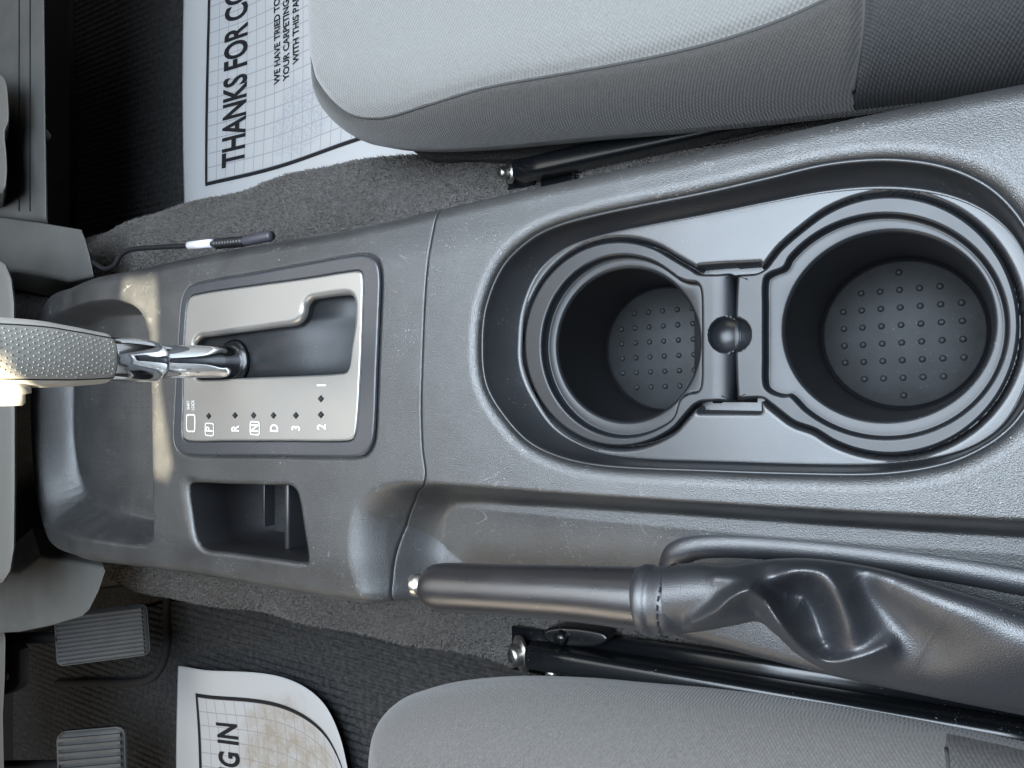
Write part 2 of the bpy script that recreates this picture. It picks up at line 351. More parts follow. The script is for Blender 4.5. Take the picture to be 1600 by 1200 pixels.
# fibres
n = 210000
fx = rng.uniform(-1.05, -0.15, n); side = rng.random(n) < 0.5
fy = np.where(side, rng.uniform(0.05, 0.20, n), rng.uniform(-0.25, -0.10, n))
kp_ = ~((fx > -0.235) & (fy < -0.14)); fx, fy = fx[kp_], fy[kp_]; n = len(fx)
fz = carpet_z(fx, fy)
an = rng.uniform(0, 2*np.pi, n); ln = rng.uniform(0.0015, 0.0036, n); wd = rng.uniform(0.00035, 0.0007, n)
lean = rng.uniform(0.4, 1.3, n)
base = np.stack([fx, fy, fz-0.0006], -1)
dr = np.stack([np.cos(an)*lean, np.sin(an)*lean, np.ones(n)], -1); dr /= np.linalg.norm(dr, axis=1)[:, None]
sd = np.stack([-np.sin(an), np.cos(an), np.zeros(n)], -1)
V = np.stack([base-sd*wd[:, None], base+sd*wd[:, None], base+dr*ln[:, None]], 1).reshape(-1, 3)
o = mesh_obj('carpet_pile', V, np.arange(3*n).reshape(-1, 3), M['fibre']); o['kind'] = 'stuff'
# base floor
def plane(name, x0, x1, y0, y1, z, m):
    o = mesh_obj(name, [(x0, y0, z), (x1, y0, z), (x1, y1, z), (x0, y1, z)], [[0, 1, 2, 3]], m); o['kind'] = 'structure'; return o
plane('floor', -2.2, 0.9, -1.3, 1.3, Zf-0.004, M['blackmat'])
# ================================================================== FLOOR MATS
def floor_mat(name, pts, z, label, notch=None):
    t = thing(name, label, 'floor mat', tuple(P(*pts[0], z)))
    slab('mat_surface', pts, z, 0.006, M['mat'], t, 0.002)
    return t
fm = floor_mat('floor_mat', [(112, -300), (700, -300), (700, 330), (60, 400), (112, 350)], Zf+0.004, 'black ribbed rubber floor mat under the paper with large THANKS lettering')
tube('mat_rim', [P(x, y, Zf+0.004) for x, y in ((112, -300), (113, 0), (114, 200), (114, 352), (100, 372))], 0.006, M['matedge'], fm)
fm2 = floor_mat('floor_mat', [(20, 1000), (262, 940), (600, 930), (950, 1000), (950, 1500), (20, 1500)], Zf+0.004, 'black ribbed floor mat below the pedals, under the soiled paper')
tube('mat_rim', smooth([tuple(P(x, y, Zf+0.006)) for x, y in ((262, 920), (261, 960), (262, 1000), (255, 1035), (238, 1058), (205, 1066), (150, 1066), (90, 1068))], False, 6), 0.006, M['matedge'], fm2)
# ================================================================== PAPERS
def paper(label, group, stain, base, yedge, flipv, text_rows, warp, umax=0.45, cut=None):
    """paper-local u runs rearward (+X) from the front edge, v away from the tunnel."""
    x0, y0 = base; sg = 1 if not flipv else -1
    def mp(u, v, lift=0.0):
        u, v = np.asarray(u, float), np.asarray(v, float)
        wy, wz = warp(u, v)
        return np.stack([x0+u, y0+sg*(v+wy), Zf+0.011+wz+lift], -1)
    U, Vv = np.meshgrid(np.linspace(0, umax, 130), np.linspace(-0.06 if not flipv else 0, 0.5, 150), indexing='ij')
    G = mp(U, Vv)
    keep = None
    if cut is not None:
        pass
    o = grid_mesh('paper_mat', G, paper_material(stain), flip=flipv)
    a = o.data.attributes.new('paper_uv', 'FLOAT_VECTOR', 'POINT')
    a.data.foreach_set('vector', np.stack([U, Vv, 0*U], -1).astype(np.float32).ravel())
    md = o.modifiers.new('thick', 'SOLIDIFY'); md.thickness = 0.0006; md.offset = -1
    tag(o, label, 'paper floor mat', group)
    def strip(pts, w, name='border_line'):
        pts = smooth(pts, False, 24); d = np.gradient(pts, axis=0); d /= np.linalg.norm(d, axis=1)[:, None]; nn = np.stack([-d[:, 1], d[:, 0]], 1)
        A, B = pts+nn*w/2, pts-nn*w/2
        g = np.stack([mp(A[:, 0], A[:, 1], 0.0007), mp(B[:, 0], B[:, 1], 0.0007)], 1)
        s = grid_mesh(name, g, M['ink'], o, flip=False); s.matrix_parent_inverse = Matrix.Identity(4)
    strip([(0.053, 0.034), (0.053, 0.15), (0.053, 0.3), (0.053, 0.49)], 0.0048)
    strip([(0.051, 0.034), (0.12, 0.034), (0.22, 0.034), (umax, 0.034)], 0.0048)
    for body, size, u, vs, al, bold, xs_ in text_rows:
        v, f = text_mesh(body, size, bold, xs_, al)
        # reading direction is +Y, letter tops point to -X
        uu = u-v[:, 1]; vv = (vs+v[:, 0]) if not flipv else (vs-v[:, 0])
        s = mesh_obj('printed_line', mp(uu, vv, 0.0008), f, M['ink'], o, False); s.matrix_parent_inverse = Matrix.Identity(4)
    return o
p0 = P(290, 285, Zf+0.011)
def warp1(u, v):
    k = ss((u-0.12)/0.4)
    return 0.012*k*np.exp(-np.maximum(v, 0)*2.0)+0.002*np.sin(v*14), 0.02*ss((u-0.05)/0.3)*np.exp(-np.maximum(v, 0)*7)+0.003*np.sin(u*20+v*9)+0.002
paper('clean white paper mat headed THANKS FOR CO, beside the pale seat', 'printed paper floor mats', False, (p0.x, 0.235), 0, False,
      [('THANKS FOR COMING IN', 0.062, 0.111, 0.050, 'LEFT', 0.0017, 0.495), ('WE HAVE TRIED TO PROTECT', 0.0165, 0.191, 0.140, 'LEFT', 0.0004, 0.74),
       ('YOUR CARPETING', 0.0165, 0.209, 0.140, 'LEFT', 0.0004, 0.74), ('WITH THIS PAPER', 0.0165, 0.228, 0.156, 'LEFT', 0.0004, 0.74)], warp1)
p1 = P(280, 1040, Zf+0.011)
w2 = smooth([(0, 0), (.1, -.018), (.2, -.032), (.26, -.031), (.30, -.018), (.325, .01), (.34, .05), (.36, .12)], False, 10)
def warp2(u, v):
    return np.interp(u, w2[:, 0], w2[:, 1])*np.exp(-v*2.0)+0.003*np.sin(v*14), 0.012*np.exp(-(v/0.06)**2)*ss(u/0.1)+0.003*np.sin(u*22+v*11)+0.002
paper('soiled white paper mat with brown stains, its line ending in G IN', 'printed paper floor mats', True, (p1.x, p1.y), 0, True,
      [('THANKS FOR COMING IN', 0.054, 0.112, 0.066, 'RIGHT', 0.0015, 0.54)], warp2, 0.36)
# ================================================================== SEATS
def seat(name, label, out_px, zo, ztop, Rr, seams, regions, xr, yr, under=None, crown=0.012):
    """cushion as a rounded solid inside its traced outline"""
    t = thing(name, label, 'seat', (xr[0]+0.2, (yr[0]+yr[1])/2, -0.15))
    pl = poly(out_px, zo, 6)
    xs = np.arange(xr[0], xr[1], 0.0011); ys = np.arange(yr[0], yr[1], 0.0011)
    X, Y = np.meshgrid(xs, ys, indexing='ij')
    lines = [smooth([tuple(P(a, b, zs_)[:2]) for a, b in s_], False, 8) for s_, zs_, w, dep in seams]
    d, nx, ny = sdf(pl, X, Y)
    inn = d >= 0
    X2, Y2 = np.where(inn, X, nx), np.where(inn, Y, ny)
    def hz(x, y, groove=True):
        dd = np.maximum(sdf(pl, x, y)[0], 0)
        q = np.clip(dd/Rr, 0, 1)
        z = zo+(ztop-zo)*np.sqrt(np.maximum(1-(1-q)**2.0, 0))+crown*ss((dd-Rr*0.7)/0.2)
        for (s_, zs_, w, dep), pw in zip(seams, lines):
            ds = sdf(pw, x, y, False)[0]; z = z-dep*np.exp(-(ds/w)**2)*np.clip(dd/0.01, 0, 1)
        return z
    Z = hz(X2, Y2)
    fc = (inn[:-1, :-1] | inn[1:, :-1] | inn[1:, 1:] | inn[:-1, 1:])
    V = np.stack([X2, Y2, Z], -1)
    cxm = (X[:-1, :-1]+X[1:, 1:]+X[1:, :-1]+X[:-1, 1:])/4; cym = (Y[:-1, :-1]+Y[1:, 1:]+Y[1:, :-1]+Y[:-1, 1:])/4
    left = fc.copy()
    for nm, rp, mt in regions:
        if rp is None: k = left
        else:
            dr_, _, _ = sdf(rp, cxm, cym); k = left & (dr_ >= 0)
        grid_mesh(nm, V, M[mt], t, keep=k); left = left & ~k
    # side below the roll
    rr = [ring(pl, zo)]
    c = pl.mean(0)
    for dz, off in ((0.015, -0.002), (0.04, -0.012), (0.09, -0.03)): rr.append(ring(offset(pl, off), zo-dz))
    loft('cushion_side', rr, M[regions[-1][2]], t)
    # stitched seams riding in their grooves
    for pw in lines:
        ds = sdf(pl, pw[:, 0], pw[:, 1])[0]; zz = hz(pw[:, 0], pw[:, 1])
        pts = [(a, b, c_-0.0003) for a, b, c_, k in zip(pw[:, 0], pw[:, 1], zz, ds) if k > 0.002]
        if len(pts) > 2: tube('seam', pts, 0.0009, M['seam'], t, 8)
    return t, pl
seamA = [(462, 80), (480, 118), (496, 147), (513, 163), (535, 169), (575, 168), (650, 151), (740, 128), (850, 108), (980, 85), (1070, 66), (1150, 45), (1230, 18), (1300, -12), (1420, -60), (1560, -120)]
seamB = [(1345, -120), (1352, -40), (1352, 0), (1345, 50), (1328, 95), (1312, 130), (1302, 175)]
zs = -0.022
def region(line, zz, corners): return np.concatenate([smooth([tuple(P(a, b, zz)[:2]) for a, b in line], False, 8), np.array([tuple(P(a, b, zz)[:2]) for a, b in corners])])
insA = region(seamA, zs, [(1560, -900), (300, -900), (440, 60)])
backA = region(seamB, -0.03, [(1320, 300), (2300, 300), (2300, -900), (1345, -900)])
seat('passenger_seat', 'pale grey woven seat cushion with taupe bolster, at the top beside the console',
     [(482, -700, -.051), (483, -200, -.051), (484, 0, -.051), (486, 60, -.052), (492, 125, -.054), (510, 178, -.060), (542, 208, -.066), (582, 225, -.072), (640, 233), (720, 232), (820, 224), (920, 214), (1050, 203), (1200, 188), (1400, 165), (1600, 140), (2000, 60), (2300, 0), (2300, -700)],
     -0.075, -0.022, 0.045, [(seamA, zs, 0.0030, 0.0022), (seamB, -0.03, 0.0032, 0.0035)],
     [('backrest_bolster', backA, 'seat_mid_shaded'), ('cushion_insert', insA, 'seat_light'), ('bolster', None, 'seat_mid')], (-0.50, 0.24), (0.09, 0.50))
seamC = [(1400, 1080), (1425, 1110), (1445, 1140), (1462, 1170), (1478, 1215), (1490, 1290)]
M['seat_shade'] = mat('shaded driver fabric', (0.070, 0.067, 0.065), 0.9, spec=0.2, bump=WEAVE, var=0.2, vscale=600)  # driver fabric with the shadow at its rear put into the colour
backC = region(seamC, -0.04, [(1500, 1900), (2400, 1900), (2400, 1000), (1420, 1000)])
seamD = [(575, 1290), (640, 1262), (800, 1215), (1000, 1200), (1200, 1222), (1500, 1300)]
seat('driver_seat', 'warm grey woven seat cushion at the bottom beside the handbrake',
     [(560, 1700, -.059), (574, 1300, -.059), (576, 1205, -.059), (580, 1160, -.061), (594, 1122, -.065), (622, 1096, -.070), (665, 1078), (720, 1068), (800, 1063), (900, 1066), (1000, 1075), (1100, 1084), (1250, 1104), (1400, 1130), (1600, 1172), (2000, 1270), (2300, 1340), (2300, 1900), (800, 1900)],
     -0.075, -0.030, 0.05, [(seamC, -0.04, 0.0032, 0.0035)],
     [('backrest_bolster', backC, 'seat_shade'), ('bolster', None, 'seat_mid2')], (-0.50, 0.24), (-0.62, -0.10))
# under-seat trim strip beside the passenger rail
sk = thing('seat_base_trim', 'coarse dark woven trim strip under the passenger seat edge', 'seat trim', tuple(P(800, 235, -0.14)))
slab('trim_panel', [(640, 234), (760, 248), (830, 246), (930, 240), (1040, 232), (1250, 200), (1400, 150), (1400, 60), (700, 120)], -0.118, 0.02, M['seat_under'], sk, 0.004, sub=4)
# ================================================================== SEAT RAILS
def rail(label, pts, z, wpx, bolt, extra=False):
    t = thing('seat_rail', label, 'seat rail', tuple(P(pts[0][0], pts[0][1], z)), None)
    c = [np.array(P(a, b, z)) for a, b in pts]
    # C-channel section swept along the run
    prof = []
    hw = wpx/F*depth(pts[0][0], z)/2; hh = 0.010
    for an in np.linspace(0, 2*np.pi, 32, endpoint=False):
        cx_, sx_ = math.cos(an), math.sin(an)
        prof.append((hw*np.sign(cx_)*abs(cx_)**0.45, hh*np.sign(sx_)*abs(sx_)**0.45))
    dirv = c[-1]-c[0]; dirv /= np.linalg.norm(dirv); n_ = np.array([-dirv[1], dirv[0], 0]); n_ /= np.linalg.norm(n_)
    rings = []
    for k in range(9):
        p = c[0]+(c[-1]-c[0])*k/8
        rings.append(np.array([p+n_*a+np.array([0, 0, b]) for a, b in prof]))
    loft('upper_channel', rings, M['black'], t, True, True)
    p0, p1 = c[0]+(c[-1]-c[0])*0.05, c[-1]
    rings = [np.array([p+n_*(a*1.9)+np.array([0, 0, b*0.5-0.016]) for a, b in prof]) for p in (p0, p1)]
    loft('lower_channel', rings, M['black'], t, True, True)
    # anchor foot, washer and hex bolt
    bx, by, br = bolt
    B = np.array(P(bx, by, z-0.006)); rw = br/F*depth(bx, z)
    ax = np.array([-0.62, -0.10, 0.78]); ax /= np.linalg.norm(ax)
    foot = np.array([B+n_*s*rw*1.2+dirv*e+np.array([0, 0, -0.012]) for s, e in ((-1, -rw), (1, -rw), (1, rw*2.0), (-1, rw*2.0))])
    loft('anchor_foot', [foot+np.array([0, 0, 0.004]), foot], M['black'], t, True, True)
    tube('washer', [B-ax*0.001, B+ax*0.0015], [rw, rw], M['steel'], t, 28)
    tube('bolt_head', [B+ax*0.0015, B+ax*0.007, B+ax*0.008], [rw*0.62, rw*0.62, rw*0.5], M['steel'], t, 6)
    tube('bolt_recess', [B+ax*0.0078, B+ax*0.0086], [rw*0.36, rw*0.33], M['blackmat'], t, 16)
    return t, c, n_, dirv
rail('black gloss seat rail with steel anchor bolt, beside the passenger cushion', [(812, 268), (1300, 160)], -0.115, 30, (797, 270, 17))
t, c, n_, dv = rail('black gloss seat rail with hex bolt, between handbrake and driver seat', [(832, 1022), (1700, 1174)], -0.100, 36, (815, 1022, 29))
slab('cover_bracket', [(850, 985), (880, 980), (940, 988), (950, 1000), (930, 1012), (868, 1008), (850, 998)], -0.103, 0.012, M['black'], t, 0.003, 3)
slab('lever_plate', [(940, 995), (1100, 1015), (1600, 1110), (1700, 1130), (1700, 1260), (1100, 1130), (900, 1075), (880, 1040)], -0.1165, 0.006, M['blackmat'], t, 0.002)
q = P(868, 1050, -0.112); tube('rivet', [q, q+Vector((0, 0, 0.006)), q+Vector((0, 0, 0.008))], [0.005, 0.0045, 0.002], M['steel'], t, 16)
q = P(878, 996, -0.103); tube('pin', [q, q+Vector((0, 0, 0.004))], [0.005, 0.004], M['black'], t, 16)
# ================================================================== CENTRE CONSOLE
con = thing('center_console', 'long dark grey grained plastic console with cup holders and shift panel', 'center console', (-0.35, 0.0, Zt))
ZR = -0.046                     # floor of the handbrake well
OUT = poly([(38, 560, -.018), (50, 490, -.018), (66, 458, -.017), (90, 446, -.012), (135, 433, -.006), (200, 417), (300, 395), (420, 373), (530, 353), (690, 317), (800, 291), (920, 264), (1040, 238), (1200, 201), (1400, 157), (1600, 116), (1800, 80, 0), (2100, 60),
            (2150, 900), (2000, 1190, ZR), (1600, 1114, ZR), (1400, 1070, ZR), (1200, 1030, ZR), (1000, 986, ZR), (900, 966, ZR), (780, 948, ZR), (700, 938, ZR), (640, 936, -0.028), (585, 949, -0.003), (560, 949), (520, 945), (450, 934), (300, 905), (165, 884, -.003), (105, 873, -.012), (68, 856, -.017), (50, 800, -.018), (38, 700, -.018)], 0, 8)
TR_R = poly([(46, 560, -.018), (58, 500, -.017), (78, 486, -.013), (120, 476, -.008), (165, 467, -.003), (200, 470), (224, 486), (236, 520), (241, 600), (243, 720), (245, 835), (240, 852), (224, 857), (150, 848, -.004), (90, 840, -.012), (68, 828, -.015), (56, 790, -.018), (47, 700, -.018), (44, 620, -.018)], -0.002, 6)
ZTR = -0.030
TR_F = poly([(118, 560, -.046), (128, 520, -.042), (150, 500, -.036), (200, 494), (258, 500), (272, 560), (276, 700), (276, 795), (268, 812), (200, 800), (150, 784, -.036), (125, 762, -.042), (116, 700, -.046), (114, 620, -.046)], ZTR, 6)
HB_R = poly([(598, 1030), (575, 985), (552, 925), (543, 870), (545, 815), (556, 780), (585, 757), (620, 750), (665, 750), (760, 757), (900, 768), (1100, 781), (1300, 793), (1600, 808), (1800, 815), (2300, 830), (2600, 1500), (1600, 1500), (1000, 1400), (700, 1200)], -0.001, 6)
HB_F = poly([(712, 1100), (708, 960), (707, 880), (712, 815), (724, 793), (755, 784), (820, 786), (900, 790), (1100, 802), (1300, 816), (1600, 834), (1800, 845), (2600, 870), (2900, 1700), (1600, 1700), (900, 1500)], ZR, 6)
CUP_B = poly([(752, 545), (758, 480), (785, 415), (830, 371), (872, 350), (930, 334), (1000, 319), (1100, 299), (1200, 276), (1290, 255), (1370, 247), (1440, 251), (1500, 266), (1555, 296), (1600, 345), (1630, 410), (1640, 500), (1630, 590), (1595, 655), (1550, 695), (1480, 727), (1380, 743), (1250, 743), (1100, 738), (950, 731), (880, 718), (825, 692), (782, 645), (758, 600)], -0.004, 10)
BZ = poly([(279, 515), (283, 470), (291, 451), (310, 442), (400, 426), (480, 411), (555, 398), (574, 399), (588, 409), (593, 430), (592, 480), (588, 580), (584, 675), (578, 700), (563, 713), (520, 715), (400, 713), (300, 712), (280, 706), (271, 690), (272, 640), (275, 580)], 0.0015, 6)
PLT = poly([(290, 500), (295, 468), (305, 460), (400, 445), (480, 434), (550, 423), (564, 424), (568, 436), (567, 500), (564, 580), (559, 660), (554, 684), (540, 690), (450, 690), (350, 690), (296, 690), (286, 682), (286, 640), (287, 570)], 0.0012, 8)
PK = poly([(299, 757), (306, 754), (360, 756), (430, 758), (457, 759), (467, 768), (473, 790), (479, 830), (485, 872), (481, 878), (430, 872), (360, 863), (327, 859), (316, 852), (308, 835), (302, 800), (298, 772)], -0.003, 6)
seam_pts = [P(690, 285, -.01), P(687, 316, -0.006), P(673, 368), P(665, 450), P(660, 560), P(658, 640), P(660, 700), P(663, 752), P(641, 774, -0.006), P(619, 815, -0.011), P(607, 870, -0.012), P(601, 960, -0.010)]
sp = smooth([tuple(p[:2]) for p in seam_pts], False, 10); o_ = np.argsort(sp[:, 1])
seam_x = lambda y: np.interp(y, sp[o_, 1], sp[o_, 0])
def edge_r(x, y): return 0.010+0*x
def console_z(X, Y, dO=None, sharpR=True):
    if dO is None: dO = sdf(OUT, X, Y)[0]
    z = np.zeros_like(X)
    def blend(rim, flo, D, p0=0.08):
        nonlocal z
        x0, y0 = rim.min(0)-0.003; x1, y1 = rim.max(0)+0.003
        m = (X > x0) & (X < x1) & (Y > y0) & (Y < y1)
        if not m.any(): return
        a = sdf(rim, X[m], Y[m])[0]; b = sdf(flo, X[m], Y[m])[0]
        s = np.where(a <= 0, 0, np.where(b >= 0, 1, a/(a-b+1e-9)))
        zz = z[m]+D*(0.5-0.5*np.cos(np.pi*s)) if p0 else z[m]+D*ss(s)
        z[m] = zz
    z -= 0.018*ss((-0.595-X)/0.11)
    blend(TR_R, TR_F, ZTR)
    wl = sdf(HB_R, X, Y)[0]; z -= 0.20*np.maximum(wl-0.02, 0)*ss((Y+0.20)/0.05)*(wl > 0)
    blend(HB_R, HB_F, ZR+0.012)
    # bead along the rear well floor is flat; rims of holes
    def rim(pl, w, dep, left=None):
        x0, y0 = pl.min(0)-0.02; x1, y1 = pl.max(0)+0.02
        m = (X > x0) & (X < x1) & (Y > y0) & (Y < y1)
        if not m.any(): return
        d, nx, _ = sdf(pl, X[m], Y[m])
        ww = w if left is None else w+left*ss((X[m].min()+0.035-X[m])/0.02)
        q = np.clip(-d/ww, 0, 1); z[m] -= dep*(1-np.sqrt(np.maximum(1-(1-q)**2, 0)))
    rim(CUP_B, 0.0065, 0.0045)
    rim(PK, 0.0035, 0.003, 0.006)
    # shallow seat around the bezel
    x0, y0 = BZ.min(0)-0.005; x1, y1 = BZ.max(0)+0.005
    m = (X > x0) & (X < x1) & (Y > y0) & (Y < y1)
    if m.any():
        d = sdf(BZ, X[m], Y[m])[0]; z[m] -= 0.0012*ss((d+0.0018)/0.0014)
    # gentle crown and outer roll
    z -= 0.0035*ss((0.03-dO)/0.03)
    r = 0.009; q = np.clip(dO/r, 0, 1); z -= r*(1-np.sqrt(np.maximum(1-(1-q)**2, 0)))
    return z
g = 0.0007
x_s = -0.27
xa = np.arange(-0.80, x_s-0.002, g); xb = np.arange(x_s+0.002, 0.16, g)
near = np.array([-0.0019, -0.0013, -0.0008, -0.00045, -0.0002])
def panel(name, xline, sgn, mt):
    ys = np.arange(-0.165, 0.135, g)
    XI, Y = np.meshgrid(xline, ys, indexing='ij')
    w = np.clip(1-np.abs(XI-x_s)/0.12, 0, 1)
    X = XI+(seam_x(Y)-x_s)*w
    d, nx, ny = sdf(OUT, X, Y); inn = d >= 0
    X = np.where(inn, X, nx); Y2 = np.where(inn, Y, ny); dO = np.where(inn, d, 0)
    hole = np.zeros_like(inn)
    for hp in (CUP_B, PLT, PK):
        x0, y0 = hp.min(0)-0.004; x1, y1 = hp.max(0)+0.004
        m = (X > x0) & (X < x1) & (Y2 > y0) & (Y2 < y1)
        if not m.any(): continue
        dh, hx, hy = sdf(hp, X[m], Y2[m]); h = dh > 0
        hh = np.zeros_like(hole); hh[m] = h; hole |= hh
        xx, yy = X[m], Y2[m]
        xx = np.where(h & (dh < 0.002), hx, xx); yy = np.where(h & (dh < 0.002), hy, yy); X[m] = xx; Y2[m] = yy
    ok = inn & ~hole
    fc = (ok[:-1, :-1] | ok[1:, :-1] | ok[1:, 1:] | ok[:-1, 1:])
    Z = console_z(X, Y2, dO)
    ds = np.abs(XI-x_s)
    r = 0.0010; q = np.clip((ds-0.0002)/r, 0, 1); Z -= r*(1-np.sqrt(np.maximum(1-(1-q)**2, 0)))+np.where(ds < 0.00021, 0.003, 0)
    return grid_mesh(name, np.stack([X, Y2, Z], -1), mt, con, keep=fc)
panel('front_panel', np.concatenate([xa, x_s+near]), -1, M['console'])
panel('rear_panel', np.concatenate([x_s-near[::-1], xb]), 1, M['console'])
zo = console_z(OUT[:, 0].copy(), OUT[:, 1].copy(), np.zeros(len(OUT)))
loft('side_skirt', [ring(OUT, zo), ring(offset(OUT, 0.0008), zo-0.02), ring(offset(OUT, 0.002), np.minimum(zo-0.05, -0.15))], M['console'], con)
# ---- cup holder well
CUP_C = poly([(816, 540), (822, 480), (845, 425), (885, 390), (940, 370), (1000, 357), (1100, 338), (1200, 318), (1290, 302), (1390, 296), (1480, 308), (1550, 340), (1598, 395), (1620, 500), (1600, 600), (1560, 668), (1500, 703), (1400, 721), (1300, 724), (1150, 720), (1000, 714), (930, 702), (870, 668), (835, 615), (818, 570)], -0.021, 10)
def resample(pl, n, start=None):
    c = np.concatenate([pl, pl[:1]]); s = np.concatenate([[0], np.cumsum(np.linalg.norm(np.diff(c, axis=0), axis=1))])
    t = np.linspace(0, s[-1], n, endpoint=False)
    return np.stack([np.interp(t, s, c[:, 0]), np.interp(t, s, c[:, 1])], 1)
def ray_resample(pl, ctr, n):
    """ring by angle around a centre (star-shaped outlines)"""
    a = np.arctan2(pl[:, 1]-ctr[1], pl[:, 0]-ctr[0]); r = np.hypot(pl[:, 0]-ctr[0], pl[:, 1]-ctr[1]); i = np.argsort(a)
    A = np.concatenate([a[i]-2*np.pi, a[i], a[i]+2*np.pi]); RR = np.tile(r[i], 3)
    t = np.linspace(-np.pi, np.pi, n, endpoint=False); rr = np.interp(t, A, RR)
    return np.stack([ctr[0]+rr*np.cos(t), ctr[1]+rr*np.sin(t)], 1)
nB = 320
Br = resample(CUP_B, nB); Cr = resample(CUP_C, nB)
zc = -0.021
loft('cup_well_wall', [ring(offset(Br, 0.0006), -0.0075), ring(offset(Br, 0.0002), -0.0040), ring(offset(Br, -0.0006), -0.0034), ring(offset(Br, -0.0013), -0.0036), ring(offset(Br, -0.0017), -0.0048),
                       ring(between(Br, Cr, 0.2), -0.008), ring(between(Br, Cr, 0.75), zc-0.001), ring(between(Br, Cr, 0.92), zc-0.0022), ring(between(Br, Cr, 0.97), zc-0.0012), ring(Cr, zc)], M['liner'], con)
def circ(cx, cy, rx, ry, a0, a1, n):
    return [(cx+rx*math.cos(R(a)), cy-ry*math.sin(R(a))) for a in np.linspace(a0, a1, n)]
zi = -0.0205
D1 = [(1143, 428)]+[(1118, 427), (1092, 426), (1080, 419), (1066, 411)]+circ(968, 537, 150, 162, 56, 304, 22)+[(1066, 656), (1082, 638), (1094, 630), (1120, 628), (1143, 627)]
D2 = [(1150, 623)]+[(1165, 624), (1190, 624), (1203, 633), (1218, 645), (1240, 661)]+[(x, y) for x, y in circ(1392, 508, 203, 204, 234, 490, 28)]+[(1222, 385), (1206, 404), (1196, 417), (1182, 425), (1165, 427), (1150, 430)]
def dense(pts, z, n=260, sub=6):
    w = smooth([tuple(P(a, b, z)[:2]) for a, b in pts], True, sub); return resample(w, n)
# plateau floor with the dumb-bell cut out: a plate a little below, inserts sit on top
plate_px = CUP_C
D1w = dense(D1, zi); D2w = dense(D2, zi)
tri = tessellate_polygon([[Vector((a, b, 0)) for a, b in Cr], [Vector((a, b, 0)) for a, b in offset(resample(D1w, 140), 0.0014)], [Vector((a, b, 0)) for a, b in offset(resample(D2w, 140), 0.0014)]]) if False else None
gx = np.arange(Cr[:, 0].min()-0.001, Cr[:, 0].max()+0.001, 0.0006); gy = np.arange(Cr[:, 1].min()-0.001, Cr[:, 1].max()+0.001, 0.0006)
X, Y = np.meshgrid(gx, gy, indexing='ij')
dC, nx, ny = sdf(Cr, X, Y); d1, n1x, n1y = sdf(D1w, X, Y); d2, n2x, n2y = sdf(D2w, X, Y)
dm = np.maximum(d1, d2)
# the gap block between the two halves belongs to the opening as well
gap = np.array([tuple(P(a, b, zi)[:2]) for a, b in ((1092, 419), (1120, 417), (1184, 414), (1184, 641), (1092, 641))]); dg = sdf(gap, X, Y)[0]; dm = np.maximum(dm, dg)
inn = dC >= 0; X = np.where(inn, X, nx); Y = np.where(inn, Y, ny)
Z = zc+0*X
q = np.clip((-dm-0.0010)/0.0022, 0, 1); Z -= 0.0022*(1-np.sqrt(np.maximum(1-(1-q)**2, 0)))
Z = np.where(dm > -0.0010, zc-0.011, Z)
keep = (inn[:-1, :-1] | inn[1:, :-1] | inn[1:, 1:] | inn[:-1, 1:]) & (dm[:-1, :-1] < 0.003)
grid_mesh('cup_well_floor', np.stack([X, Y, Z], -1), M['liner'], con, keep=keep)
